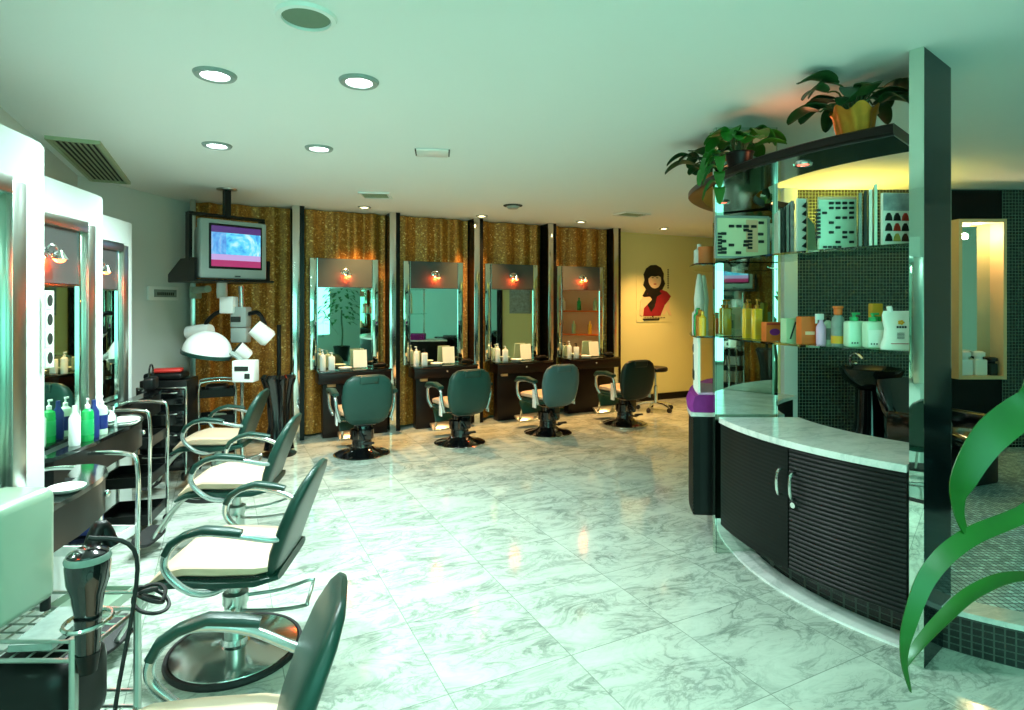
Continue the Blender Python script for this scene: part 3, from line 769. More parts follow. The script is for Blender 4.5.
# ------------------------------------------------------------------ trolleys on the left
def tube_frame(t, w, d, h, r=.011, mat='chrome'):
    for y in (-d/2, d/2):
        obj('frame', MB().tube(cat([(-w/2, y, .05), (-w/2, y, h*.5), (-w/2, y, h-.06), (-w/2+.05, y, h), (w/2-.05, y, h), (w/2, y, h-.06), (w/2, y, h*.5), (w/2, y, .05)], 5), r, 10), M[mat], t)
    for x in (-w/2, w/2):
        for y in (-d/2, d/2):
            obj('caster', MB().cyl((x, y-.012, .026), (x, y+.012, .026), .026, n=14), M['rubber'], t)
def tray(t, w, d, z, mat, name='shelf', lip=.04):
    b = MB(); b.box((0, 0, z), (w, d, .012))
    for y in (-d/2, d/2): b.box((0, y, z+lip/2), (w, .008, lip))
    for x in (-w/2, w/2): b.box((x, 0, z+lip/2), (.008, d, lip))
    return obj(name, b, M[mat], t)
t = thing('tool_trolley', 'chrome tube trolley with white shelves and a black iron under the near counter', 'trolley', (-1.95, 2.68, 0), .0)
tube_frame(t, .29, .26, .77)
tray(t, .27, .24, .39, 'white_plastic'); tray(t, .27, .24, .10, 'beige_metal')
o = obj('hair_iron_case', MB().lathe([(0, 0), (.10, 0), (.108, .012), (.09, .03), (0, .04)], 24), M['black_gloss'], None, (-1.95, 2.68, .3965)); tag(o, 'round flat black case on the white trolley shelf', 'case')
o = obj('dye_carton', MB().box((0, 0, .045), (.12, .07, .085), bev=.004), M['blue'], None, (-1.96, 2.68, .437), .1)
obj('printed_panel', MB().box((0, -.037, .055), (.06, .004, .035)), M['lilac'], o); tag(o, 'dark blue carton with a pale label on the white trolley', 'box')

t = thing('tool_trolley', 'chrome tube trolley with black trays under the counter with bottles', 'trolley', (-2.47, 3.80, 0), .25)
tube_frame(t, .30, .34, .82)
for z in (.10, .34, .58):
    tray(t, .28, .32, z, 'black', 'tray', .06)
o = obj('yellow_comb', MB().box((0, 0, .012), (.16, .035, .02), bev=.006), M['yellow'], None, (-2.44, 3.74, .587), .6)
tg = MB()
for i in range(12): tg.box((-.07+i*.0127, -.028, .012), (.005, .03, .008))
obj('teeth', tg, M['yellow'], o); tag(o, 'yellow comb on the top black tray of the trolley', 'comb')

t = thing('drawer_trolley', 'black drawer trolley with chrome rails against the white wall', 'trolley', (-2.93, 4.98, 0), .2)
obj('body', MB().box((0, .02, .47), (.36, .30, .76), bev=.01), M['black'], t)
for i in range(4):
    d = obj('drawer', MB().box((0, -.155, .19+i*.175), (.35, .05, .13), bev=.012), M['black_gloss'], t)
    obj('handle', MB().tube(cat([(-.12, -.18, .23+i*.175), (-.11, -.205, .23+i*.175), (.11, -.205, .23+i*.175), (.12, -.18, .23+i*.175)], 4), .007, 8), M['chrome'], d)
rl = MB()
for x in (-.185, .185): rl.tube([(x, -.16, .06), (x, -.16, .80)], .009, 8)
rl.tube([(-.185, -.16, .79), (.185, -.16, .79)], .009, 8)
obj('rail', rl, M['chrome'], t)
for x in (-.15, .15):
    for y in (-.1, .12): obj('caster', MB().cyl((x-.012, y, .035), (x+.012, y, .035), .035, n=12), M['rubber'], t)
o = obj('folded_towel', MB().box((0, 0, .03), (.30, .2, .055), bev=.022, seg=3), M['black'], None, (-2.93, 4.95, .852), .2); tag(o, 'folded black towel on the drawer trolley', 'towel')
o = obj('folded_cloth', MB().box((0, 0, .018), (.22, .13, .032), bev=.014, seg=3), M['red'], None, (-2.91, 4.93, .909), .35); tag(o, 'folded red cloth on the black towel', 'cloth')

t = thing('tool_trolley', 'slim chrome trolley with dark trays behind the chair by the hood dryer', 'trolley', (-2.74, 5.42, 0), TH)
tube_frame(t, .30, .24, .78)
for z in (.12, .40, .64): tray(t, .28, .22, z, 'black', 'tray', .07)
o = obj('towel_bundle', MB().box((0, 0, .05), (.2, .14, .10), bev=.035, seg=3), M['black'], None, (-2.74, 5.42, .648), TH); tag(o, 'black bundle on the slim chrome trolley', 'towel')
o = obj('tint_bowl', MB().lathe([(0, 0), (.05, 0), (.08, .05), (.075, .052), (.045, .008), (0, .008)], 20), M['beige_metal'], None, (-2.74, 5.42, .408)); tag(o, 'pale green tint bowl on the middle tray of the slim trolley', 'bowl')

# pale steriliser cabinet in the near left corner
t = thing('towel_steriliser', 'pale green enamel steriliser cabinet at the left picture edge', 'steriliser', (-1.465, 1.665, .576), .0)
st = MB(); st.box((0, 0, .20), (.17, .22, .34), bev=.03, seg=4)
obj('cabinet_body', st, M['beige_metal'], t)
obj('grille', MB().box((.0, -.122, .15), (.11, .006, .16)), M['vent_green'], t)
g = MB()
for i in range(8): g.box((.0, -.127, .085+i*.019), (.10, .006, .006))
obj('slots', g, M['vent_dark'], t)
obj('handle', MB().tube(cat([(-.06, -.115, .28), (-.06, -.155, .28), (.06, -.155, .28), (.06, -.115, .28)], 4), .013, 8), M['chrome'], t)
for x in (-.06, .06):
    for y in (-.09, .09): obj('foot', MB().cyl((x, y, 0), (x, y, .035), .014, n=10), M['rubber'], t)

# wire rack with hairdryer
RX = Vector((-1.15, 1.79, 0))
t = thing('wire_rack', 'black wire basket rack holding the hairdryer in the lower left corner', 'rack', RX, 0)
for (x, y) in ((0, 0), (-.44, 0), (0, -.26), (-.44, -.26)):
    obj('post', MB().tube([(x, y, 0), (x, y, .62)], .011, 8), M['steel'], t)
for z in (.26, .56):
    b = MB()
    for x in (0, -.44): b.tube([(x, 0, z), (x, -.26, z)], .006, 6)
    for y in (0, -.26): b.tube([(-.44, y, z), (0, y, z)], .006, 6); b.tube([(-.44, y, z+.05), (0, y, z+.05)], .005, 6)
    for i in range(1, 10): b.tube([(-.44*i/10, -.26, z), (-.44*i/10, 0, z)], .003, 5)
    for i in range(1, 6): b.tube([(-.44, -.26*i/6, z), (0, -.26*i/6, z)], .003, 5)
    obj('wire_basket', b, M['steel'], t)
hr = MB(); hr.tube([(.03+.050*math.cos(a*PI/12), -.25+.060*math.sin(a*PI/12), .66) for a in range(25)], .006, 6)
obj('dryer_holder', hr, M['chrome'], t)
# hairdryer hanging in the ring, nozzle down
def L(x, y, z): return RX+Matrix.Rotation(0, 3, 'Z') @ Vector((x, y, 0))+Vector((0, 0, z))
c = L(.03, -.25, 0)
t = thing('hairdryer', 'big black hairdryer hanging nozzle down in the wire rack', 'hairdryer', (c.x, c.y, .570), -1.0)
t.scale = (.84, .84, .82)
obj('barrel', MB().lathe([(.030, 0), (.033, .02), (.038, .14), (.046, .20), (.058, .24), (.062, .29), (.056, .33), (.030, .345), (0, .345)], 24), M['black_gloss'], t)
obj('nozzle', MB().lathe([(.024, -.055), (.032, .0), (.0345, .01)], 20), M['black'], t)
obj('vent_band', MB().lathe([(.0625, .305), (.064, .312), (.0595, .325)], 24), M['grey_print'], t)
obj('handle', MB().tube(cat([(-.03, 0, .28), (-.08, .01, .34), (-.11, .03, .37), (-.10, .06, .30)], 5), .024, 10, rads=None), M['black'], t)
o = obj('hairdryer_cord', MB().tube(cat([(c.x+.0, c.y+.0, .879), (c.x+.09, c.y+.06, .80), (c.x+.075, c.y+.0, .45), (c.x+.06, c.y-.04, .20), (c.x+.00, c.y-.06, .06), (c.x+.06, c.y-.10, .02), (c.x+.0, c.y-.16, .009)], 8), .006, 6), M['rubber'], None); tag(o, 'black cord trailing from the hairdryer to the marble', 'cord')
o.name = 'power_flex'
cc = MB()
pts = [(c.x+.03+.05*math.cos(a*.75)*(.7+.3*math.sin(a*.2)), c.y+.22+.04*math.sin(a*.75), .60+.03*math.sin(a*.6)+.02*a/26) for a in range(26)]
cc.tube(cat(pts, 3), .006, 6)
o = obj('coiled_cord', cc, M['rubber'], None); tag(o, 'bundle of coiled black cord behind the hairdryer', 'cord')
o = obj('magazine', MB().box((0, 0, .01), (.11, .2, .018)), M['grey_print'], None, L(-.15, -.13, .5655), .1); tag(o, 'grey magazine on the top basket of the wire rack', 'magazine')
t = thing('handbag', 'large slouched black bag on the lower basket of the wire rack', 'bag', L(-.18, -.13, .2665), 0)
bg = MB(); bg.box((0, 0, .13), (.27, .22, .25), bev=.07, seg=4)
obj('bag_body', bg, M['black'], t); obj('strap', MB().tube(cat([(-.08, 0, .24), (-.05, .02, .275), (.05, .02, .275), (.08, 0, .24)], 4), .010, 6), M['black_gloss'], t)

# ------------------------------------------------------------------ hair processors
dp = px(207, 350, 5.12)
t = thing('hood_dryer', 'white dome hood dryer on a chrome stand behind the last styling chair', 'hood dryer', (dp.x+.30, dp.y+.02, 0), 0)
dm = MB(); prof = [(.20*math.cos(a*PI/20), .19*math.sin(a*PI/20)) for a in range(0, 11)]
tilt = Matrix.Translation((-.30, -.02, 1.06)) @ Matrix.Rotation(.20, 4, 'Y')
dm.lathe([(.195, -.005)]+prof, 32, M=tilt)
obj('dome', dm, M['white_plastic'], t)
obj('dome_rim', MB().lathe([(.17, -.03), (.205, -.03), (.208, .0), (.195, .005)], 32, M=tilt), M['green_vinyl'], t)
obj('stand_post', MB().lathe([(.016, .05), (.016, .98)], 14), M['chrome'], t)
obj('stand_foot', MB().lathe([(0, 0), (.14, 0), (.15, .015), (.13, .03), (.03, .05), (0, .05)], 32), M['chrome'], t)
cbx = obj('control_box', MB().box((.04, -.02, .90), (.19, .12, .19), bev=.012), M['white_plastic'], t)
obj('display', MB().box((.03, -.082, .925), (.12, .006, .04)), M['dark_print'], cbx)
obj('button_pad', MB().box((.08, -.082, .86), (.045, .006, .045)), M['dark_print'], cbx)
obj('neck', MB().tube(cat([(.0, 0, .98), (-.04, 0, 1.02), (-.10, -.01, 1.06)], 4), .022, 8), M['grey_plastic'], t)

ap = back(-.985, -.10)
t = thing('hair_processor', 'wall arm hair processor with three white lamp heads by the steel post', 'hair processor', (ap.x, ap.y, 0), 0)
Ld = lambda x, y, d: px(x, y, d+.34)-Vector((ap.x, ap.y, 0))
obj('wall_bracket', MB().box((.06, -.06, 1.60), (.08, .10, .12), bev=.01), M['beige_metal'], t)
obj('swing_arm', MB().tube([(.06, -.08, 1.62), (.34, -.36, 1.63)], .034, 12), M['beige_metal'], t)
e0 = Ld(222, 292, 5.2)
obj('arm_joint', MB().lathe([(0, -.06), (.045, -.06), (.05, .0), (.045, .09), (0, .09)], 18, o=e0), M['white_plastic'], t)
bx = Ld(229, 305, 5.12)
obj('motor_box', MB().box(bx, (.13, .12, .16), bev=.014), M['white_plastic'], t)
g1 = Ld(241, 317, 5.15); g2 = Ld(241, 335, 5.15)
ct = obj('control_box', MB().box(g1, (.15, .12, .19), bev=.012), M['grey_plastic'], t)
obj('display', MB().box(g1+Vector((-.02, -.063, -.02)), (.09, .006, .05)), M['dark_print'], ct)
obj('lower_box', MB().box(g2, (.15, .11, .14), bev=.012), M['grey_plastic'], t)
obj('hanging_rod', MB().tube([g1+Vector((0, .02, .05)), Ld(241, 286, 5.17)], .022, 10), M['grey_tube'], t)
def head(a, b, r0, r1):
    m = MB(); a, b = Vector(a), Vector(b); m.tube([a, a.lerp(b, .15), b], r0, 20, rads=[r0*.8, r0, r1])
    h = obj('lamp_head', m, M['white_plastic'], t)
    d = (b-a).normalized()
    obj('lamp_mouth', MB().tube([b, b+d*.006], r1*.9, 20), M['dark_print'], h)
head(Ld(270, 340, 5.05), Ld(254, 327, 5.0), .085, .075)
head(Ld(249, 357, 5.05), Ld(237, 348, 5.0), .06, .07)
head(Ld(211, 330, 5.10), Ld(189, 333, 5.15), .065, .065)
for pts in ([g1+Vector((.07, 0, .03)), Ld(258, 313, 5.12), Ld(264, 322, 5.1), Ld(266, 334, 5.06)], [bx+Vector((-.05, .02, -.05)), Ld(215, 314, 5.12), Ld(207, 322, 5.1), Ld(205, 330, 5.1)], [g2+Vector((.0, 0, -.05)), Ld(246, 350, 5.08), Ld(248, 354, 5.06)]):
    obj('gooseneck', MB().tube(cat(pts, 5), .020, 8), M['black'], t)

# black cape on a stand
kp = px(279, 440, 5.75)
t = thing('cape_stand', 'black salon cape gathered on a slim stand before the gold curtain', 'cape stand', (kp.x, kp.y, 0), 0)
obj('pole', MB().tube([(0, 0, .03), (0, 0, 1.28)], .020, 10), M['black'], t)
obj('foot', MB().lathe([(0, 0), (.16, 0), (.165, .015), (.03, .03), (0, .03)], 24), M['black'], t)
rings = []
for z, r in [(.80, .06), (.795, .13), (.76, .155), (.68, .13), (.5, .10), (.3, .09), (.12, .12), (.06, .13)]:
    rings.append([((r*(1+.12*math.sin(7*a+z*3)))*math.cos(a), (r*(1+.12*math.sin(7*a+z*3)))*math.sin(a), z) for a in [2*PI*i/42 for i in range(42)]])
obj('cape', MB().loft(rings), M['black_gloss'], t)

# ------------------------------------------------------------------ television on its ceiling bracket
KT = 1.2
tvc = px(234, 250, 5.3); yaw = math.radians(50)
t = thing('television', 'silver tube television with a blue picture, hung under the ceiling', 'television', tvc, yaw)
t.scale = (KT, KT, KT)
b = MB(); b.box((0, .02, 0), (.50, .07, .44), bev=.014, seg=3)
obj('front_bezel', b, M['grey_plastic'], t)
cs = MB(); q = se(24, 6)
cs.loft([[(a*.24, .05, c_*.21) for a, c_ in q], [(a*.225, .16, c_*.195) for a, c_ in q], [(a*.15, .34, c_*.13-.02) for a, c_ in q], [(a*.12, .40, c_*.10-.03) for a, c_ in q]])
obj('tube_housing', cs, M['grey_plastic'], t)
obj('screen_surround', MB().box((.01, -.016, .02), (.40, .012, .335), bev=.006), M['black'], t)
sr = MB(); rows = []
for j in range(9):
    z = -.15+.30*j/8; rows.append([(-.185+.37*i/10+.01, -.0235-.012*(1-((i-5)/5)**2)*(1-((j-4)/4)**2), z+.02) for i in range(11)])
sr.loft(rows, closed=False)
obj('screen', sr, M['screen'], t)
obj('badge', MB().box((.02, -.018, -.20), (.04, .006, .010)), M['dark_print'], t)
t = thing('television_bracket', 'black steel ceiling cradle carrying the television', 'bracket', (tvc.x, tvc.y, 0), yaw)
zc = tvc.z
t.scale = (KT, KT, 1)
f = MB(); f.box((0, .21, zc-0.283), (.56, .56, .018))
for x in (-.275, .275):
    f.loft([[(x-.009, .0, zc-0.288), (x-.009, .49, zc-0.288), (x-.009, .49, zc-0.216), (x-.009, .25, zc-0.084), (x-.009, .0, zc-0.084)], [(x+.009, .0, zc-0.288), (x+.009, .49, zc-0.288), (x+.009, .49, zc-0.216), (x+.009, .25, zc-0.084), (x+.009, .0, zc-0.084)]])
    f.box((x, .12, zc+0.096), (.022, .07, .41))
f.box((0, .12, zc+0.314), (.57, .07, .024))
obj('cradle', f, M['black'], t)
obj('hanger_post', MB().box((0, .12, (zc+0.324+CZ)/2), (.045, .045, CZ-zc-0.324)), M['black'], t)
obj('ceiling_plate', MB().lathe([(0, CZ-.012), (.07, CZ-.012), (.075, CZ-.001), (0, CZ-.001)], 20), M['steel'], t).location = (0, .12, 0)

# ------------------------------------------------------------------ round display with mirror slabs
def slabmirror(name, a, d, length, th, label, dark=False):
    d = Vector((d[0], d[1], 0)).normalized(); nn = Vector((-d.y, d.x, 0)); a = Vector((a[0], a[1], 0)); c = a+d*length/2
    t = thing(name, label, 'mirror pillar', (c.x, c.y, 0), math.atan2(d.y, d.x))
    obj('panel', MB().box((0, 0, CZ/2), (length-.02, th-.012, CZ-.004)), M['steel'], t)
    obj('mirror_face', MB().box((.0, -(th/2-.003), CZ/2), (length-.012, .006, CZ-.004)), M['dark_mirror' if dark else 'mirror'], t, label='smoked face' if dark else None)
    obj('mirror_face', MB().box((.0, (th/2-.003), CZ/2), (length-.012, .006, CZ-.004)), M['mirror'], t)
    obj('end_strip', MB().box((-length/2+.004, 0, CZ/2), (.008, th, CZ-.004)), M['mirror'], t)
    obj('end_strip', MB().box((length/2-.004, 0, CZ/2), (.008, th, CZ-.004)), M['mirror'], t)
    return t
slabmirror('mirror_pillar', (1.216, 3.51), (1, 0), .375, .04, 'mirrored pillar from floor to ceiling beside the purple cloth')
slabmirror('mirror_pillar', (1.668, 2.405), (.78, .62), .36, .052, 'mirrored pillar with a smoked side, just behind the big green leaves', True)
# base cabinet
t = thing('display_cabinet', 'round-fronted black ribbed cabinet with a white marble top between the mirrored pillars', 'cabinet')
A0, A1, AM = 180.2, 224.6, 203.9
obj('carcass', MB().arc(1.02, 1.40, .19, .79, A0, A1, 40), M['black'], t)
obj('marble_top', MB().arc(.985, 1.458, .791, .822, A0, A1, 48), M['marble_white'], t)
def ribbed(R, z0, z1, a0, a1, pitch, depth, n=26):
    nz = int(round((z1-z0)/pitch)); prof = []
    for i in range(nz):
        z = z0+(z1-z0)*i/nz; dz = (z1-z0)/nz
        prof += [(R-depth, z), (R-depth*.25, z+dz*.2), (R, z+dz*.45), (R-depth*.25, z+dz*.7)]
    prof.append((R-depth, z1)); prof = [(R-.045, z0)]+prof+[(R-.045, z1)]
    rings = []
    for i in range(n+1):
        a = math.radians(a0+(a1-a0)*i/n); d = Vector((math.cos(a), math.sin(a), 0))
        rings.append([O+d*r+Vector((0, 0, z)) for r, z in prof])
    return MB().loft(rings)
for (a0, a1, dp_, ha) in ((A0+.1, AM-.12, .0012, AM-1.5), (AM+.12, A1-.1, .007, AM+1.5)):
    d = obj('door', ribbed(1.448, .19, .785, a0, a1, .0215, dp_), M['rib_black'], t)
    hp = [pol(1.447, ha, .545), pol(1.475, ha, .555), pol(1.484, ha, .61), pol(1.475, ha, .665), pol(1.447, ha, .675)]
    obj('handle', MB().tube(cat(hp, 5), .007, 8), M['chrome'], d)
    if ha > AM:
        obj('lock', MB().cyl(pol(1.44, ha-.2, .515), pol(1.458, ha-.2, .515), .014, n=14), M['chrome'], d)
# left desk with purple cloth
t = thing('reception_desk', 'black ribbed round desk end to the left of the mirrored pillar', 'desk')
obj('desk_body', MB().arc(1.05, 1.52, .18, .79, 125, 173.5, 40), M['black'], t)
obj('ribbed_front', ribbed(1.565, .18, .785, 125, 173.5, .0215, .006, 30), M['rib_black'], t)
obj('desk_top', MB().arc(1.02, 1.575, .791, .815, 125, 173.5, 40), M['marble_white'], t)
obj('plinth', MB().arc(1.10, 1.22, 0.013, .18, 125, 173.5, 40), M['black'], t)
pc = MB(); rings = []
for i in range(121):
    a = 140+33.3*i/120; rr = 1.565+.010*math.sin(i*1.25); ri = 1.25
    rings.append([pol(ri, a, .816), pol(rr, a, .816), pol(rr+.006, a, .86), pol(1.555+.004*math.sin(i*1.25), a, .915), pol(1.52, a, .925), pol(ri, a, .925)])
pc.loft(rings)
o = obj('purple_cloth', pc, M['purple'], None); tag(o, 'gathered purple cloth over the end of the round desk', 'cloth')
o = obj('white_cloth', MB().arc(1.30, 1.53, .926, .938, 155, 173, 20), M['lilac'], None); tag(o, 'pale folded cloth on top of the purple cloth', 'cloth')
# ring shelf
t = thing('ring_shelf', 'dark curved shelf hung near the ceiling with plants on it', 'shelf')
rs = MB(); rings = []
for i in range(61):
    a = 223+(118-223)*i/60; ro = 1.49+.08*max(0, min(1, (185-a)/25))
    rings.append([pol(1.12, a, 2.205), pol(ro-.012, a, 2.205), pol(ro, a, 2.212), pol(ro, a, 2.245), pol(ro-.012, a, 2.252), pol(1.12, a, 2.252)])
rs.loft(rings); obj('board', rs, M['dark_wood'], t)
obj('underside', MB().arc(1.13, 1.475, 2.198, 2.2045, 118, 223, 60), M['black_gloss'], t)
for a in (176, 203):
    p = pol(1.32, a)
    s = obj('spotlight', MB().lathe([(.028, 2.198), (.030, 2.190), (.042, 2.188), (.046, 2.198)], 20, o=(p.x, p.y, 0)), M['chrome'], t)
    obj('lens', MB().lathe([(0, 2.191), (.02, 2.190), (.028, 2.193), (.028, 2.197), (0, 2.197)], 18, o=(p.x, p.y, 0)), M['lamp_pink'], s)
# glass shelves
for z, l, a in ((1.285, 'lower curved glass shelf with the row of bottles and boxes', 0), (1.74, 'upper curved glass shelf with the hair swatch books', 0)):
    o = obj('glass_shelf', MB().arc(1.04, 1.42, z, z+.010, A0+.3, A1, 40), M['glass'], None); tag(o, l, 'shelf', 'curved glass shelves')
for z, l in ((1.285, 'lower short glass shelf left of the mirrored pillar'), (1.73, 'upper short glass shelf left of the mirrored pillar, with the orange jar')):
    o = obj('glass_shelf', MB().arc(1.10, 1.56, z, z+.010, 140, 176.5, 30), M['glass'], None); tag(o, l, 'shelf', 'curved glass shelves')
o = obj('shelf_support', MB().tube([pol(1.4, 141, .826), pol(1.4, 141, 2.197)], .012, 10), M['chrome'], None); tag(o, 'thin chrome rod holding the short glass shelves', 'rod')

# ---- items on the shelves
def onring(x, R, z):
    tt = (x-512)/583; a = tt*tt+1; b = -2*(tt*O.x+O.y); c = O.x**2+O.y**2-R*R
    y = (-b-math.sqrt(b*b-4*a*c))/(2*a); p = Vector((tt*y, y, z)); d = p-O
    return p, math.atan2(d.y, d.x)+PI/2            # local -y faces outwards
SU, SL = 1.7505, 1.2955
def tufts(n, m, w, h, dens, seed, sz=(.018, .010), y=-.006, colour='hair'):
    r = random.Random(seed); b = MB()
    for i in range(n):
        for j in range(m):
            if r.random() < dens: b.box((-w/2+(i+.5)*w/n+r.uniform(-.002, .002), y, -h/2+(j+.5)*h/m), (sz[0], .008, sz[1]), bev=.002, seg=1)
    return b
# framed swatch board
p, a = onring(742, 1.38, SU)
t = thing('swatch_board', 'wide framed board of hair colour swatches at the left of the upper glass shelf', 'swatch board', p, .12)
hh, ww = .235, .315
f = MB()
for z in (0.006, hh): f.box((0, 0, z), (ww, .02, .012))
for x in (-ww/2, ww/2): f.box((x, 0, hh/2), (.010, .02, hh))
obj('frame', f, M['grey_plastic'], t)
obj('card', MB().box((0, .004, hh/2), (ww-.01, .006, hh-.01)), M['cream_card'], t)
obj('peach_panel', MB().box((.06, -.001, hh/2+.01), (.07, .003, hh*.78)), M['peach_card'], t)
k = tufts(6, 9, ww*.85, hh*.82, .40, 3, (.032, .016))
for v in k.bm.verts: v.co.z += hh/2
for q in range(7): k.box((-.135, -.006, .03+q*.018), (.022, .008, .012))
for q in range(6): k.box((.045, -.006, .06+q*.019), (.026, .008, .013))
islands('hair_swatch', k, M['hair'], t)
# magazines
for i, (x, h_, th_, m_, l) in enumerate([(777, .24, .010, 'paper', 'thin white magazine standing next to the framed swatch board'), (781, .25, .012, 'dark_print', 'dark magazine second from the framed swatch board'),
                                 (785.5, .26, .010, 'grey_print', 'grey magazine third from the framed swatch board'), (790, .275, .014, 'print_photo', 'magazine with a photo cover beside the narrow swatch booklet')]):
    p, a = onring(x, 1.26, SU); o = obj('magazine', MB().box((0, 0, h_/2), (th_, .17, h_)), M[m_], None, p, -.30); tag(o, l, 'magazine', 'magazines on the upper glass shelf')
p, a = onring(801, 1.34, SU)
t = thing('swatch_booklet', 'narrow upright booklet with one column of dark hair swatches', 'swatch book', p, .25)
obj('card', MB().box((0, 0, .135), (.05, .012, .27)), M['paper'], t)
b = MB()
for q in range(6): b.loft([[(-.004, -.008, .03+q*.04), (.02, -.008, .022+q*.04), (.02, -.008, .05+q*.04)], [(-.004, -.014, .03+q*.04), (.02, -.014, .022+q*.04), (.02, -.014, .05+q*.04)]])
islands('hair_swatch', b, M['hair'], t)
obj('spine', MB().box((.028, 0, .135), (.006, .02, .275)), M['beige_frame'], t)
p, a = onring(810, 1.22, SU)
o = obj('display_card', MB().loft([[(-.05, -.006, 0), (.05, -.006, 0), (.03, -.006, .15), (-.04, -.006, .20)], [(-.05, .006, 0), (.05, .006, 0), (.03, .006, .15), (-.04, .006, .20)]]), M['sage'], None, p, .5); tag(o, 'plain sage card leaning behind the narrow swatch booklet', 'card')
p, a = onring(837, 1.33, SU)
t = thing('swatch_chart', 'square pale chart of many small dark hair swatches in the middle of the upper shelf', 'swatch book', p, -.05)
obj('card', MB().box((0, 0, .125), (.175, .014, .25)), M['pale_bottle'], t)
k = MB(); r = random.Random(5)
for i in range(5):
    for j in range(9):
        if r.random() < (.35 if i < 3 else .7): k.box((-.062+i*.031, -.010, .035+j*.023), (.022, .008, .012), bev=.002, seg=1)
for j in range(8): k.box((-.09, -.004, .06+j*.018), (.02, .012, .012))
for j in range(4): k.box((-.06+j*.022, -.010, .012), (.016, .006, .010))
islands('hair_swatch', k, M['hair'], t)
obj('header', MB().box((.0, -.009, .243), (.17, .005, .012)), M['peach_card'], t)
for i, (x, h_, m_, l) in enumerate([(860, .245, 'grey_print', 'grey folder standing beside the pale swatch chart'), (865, .25, 'dark_print', 'dark folder standing second from the swatch chart'),
                                    (870, .255, 'paper', 'thin white folder between two dark ones on the upper shelf'), (875, .275, 'pale_bottle', 'tall pale folder standing next to the swatch book with nine tufts')]):
    p, a = onring(x, 1.30, SU); o = obj('folder', MB().box((0, 0, h_/2), (.012, .16, h_)), M[m_], None, p, -.52); tag(o, l, 'folder', 'folders on the upper glass shelf')
p, a = onring(895, 1.33, SU)
t = thing('swatch_book', 'upright swatch book with a photo above nine coloured hair tufts', 'swatch book', p, .10)
obj('card', MB().box((0, 0, .115), (.125, .014, .23)), M['paper'], t)
obj('cover_photo', MB().box((0, -.009, .19), (.122, .005, .075)), M['print_photo'], t)
obj('spine', MB().box((.066, -.002, .115), (.010, .03, .232)), M['brown_hair'], t)
for i in range(3):
    for j in range(3):
        x0, z0 = -.038+i*.039, .018+j*.045
        mm = {(1, 1): 'red_hair', (1, 0): 'blond_hair', (2, 2): 'red_hair', (2, 0): 'brown_hair'}.get((i, j), 'hair')
        pts = [(x0-.016, z0), (x0+.016, z0), (x0+.012, z0+.02), (x0+.004, z0+.034), (x0-.004, z0+.034), (x0-.012, z0+.02)]
        obj('hair_tuft', MB().loft([[(x, -.0075, z) for x, z in pts], [(x, -.014, z) for x, z in pts]]), M[mm], t)
# lower shelf
def carton(x, R, w_, d_, h_, mat, label, rz=0, band=None, bandm=None, lab='printed_panel', grp='boxes on the lower glass shelf', name='carton'):
    p, a = onring(x, R, SL); o = obj(name, MB().box((0, 0, h_/2), (w_, d_, h_), bev=.002, seg=1), M[mat], None, p, rz)
    tag(o, label, 'box', grp)
    if band: obj(lab, MB().box((0, -d_/2-.0015, h_*band[1]), (w_*band[0], .003, h_*band[2])), M[bandm], o)
    return o
for i, (x, l) in enumerate([(747.5, 'amber pump bottle at the left end of the lower glass shelf'), (757, 'amber pump bottle next to the flat orange box')]):
    p, a = onring(x, 1.34+.0*i, SL)
    pump_bottle('pump_bottle', .026, .225, M['amber'], M['gold_foil'], l, 'bottle', p, .2, 'amber bottles', True, M['yellow_card'])
o = carton(772, 1.33, .095, .05, .10, 'orange_box', 'flat orange box with a dark oval mark on the lower glass shelf', .1, (.9, .9, .1), 'red')
obj('oval_mark', MB().loft([[(aa, -.0262, b_) for aa, b_ in ell(0, .048, .028, .018)], [(aa, -.0285, b_) for aa, b_ in ell(0, .048, .028, .018)]]), M['purple'], o)
o = carton(790, 1.35, .075, .05, .125, 'sage', 'pale sage carton with a thin dark stroke on the lower glass shelf', .15)
obj('stroke_mark', MB().loft([[(-.02, -.0255, .02), (-.012, -.0255, .02), (.016, -.0255, .10), (.028, -.0255, .10), (.028, -.0255, .107), (.010, -.0255, .107)], [(-.02, -.0275, .02), (-.012, -.0275, .02), (.016, -.0275, .10), (.028, -.0275, .10), (.028, -.0275, .107), (.010, -.0275, .107)]]), M['dark_print'], o)
o = carton(807, 1.34, .085, .05, .135, 'orange_box', 'tall orange carton with a pale band on the lower glass shelf', .05, (.55, .40, .12), 'peach_card')
p, a = onring(821, 1.33, SL)
t = thing('spray_bottle', 'lilac spray bottle with a black trigger on the lower glass shelf', 'bottle', p, .1)
obj('bottle_body', MB().lathe([(0, 0), (.020, 0), (.022, .01), (.022, .085), (.010, .11), (.010, .12), (0, .12)], 18), M['lilac'], t)
tr = MB(); tr.box((-.008, 0, .135), (.04, .016, .03), bev=.004); tr.box((-.024, 0, .118), (.006, .01, .03))
obj('trigger', tr, M['white_plastic'], t)
p, a = onring(828, 1.28, SL)
pump_bottle('lotion_bottle', .019, .155, M['pale_bottle'], M['black'], 'slim pale bottle with a black pump beside the lilac spray bottle', 'bottle', p, 2.8, None, False, M['grey_print'])
p, a = onring(838, 1.34, SL)
t = thing('shampoo_bottle', 'clear patterned bottle with an orange cap on the lower glass shelf', 'bottle', p, 0)
obj('bottle_body', MB().lathe([(0, 0), (.026, 0), (.029, .012), (.029, .11), (.024, .135), (.014, .145), (0, .145)], 20), M['grey_print'], t)
obj('cap', MB().lathe([(.013, .145), (.018, .15), (.018, .175), (.024, .18), (.022, .188), (0, .188)], 18), M['orange_box'], t)
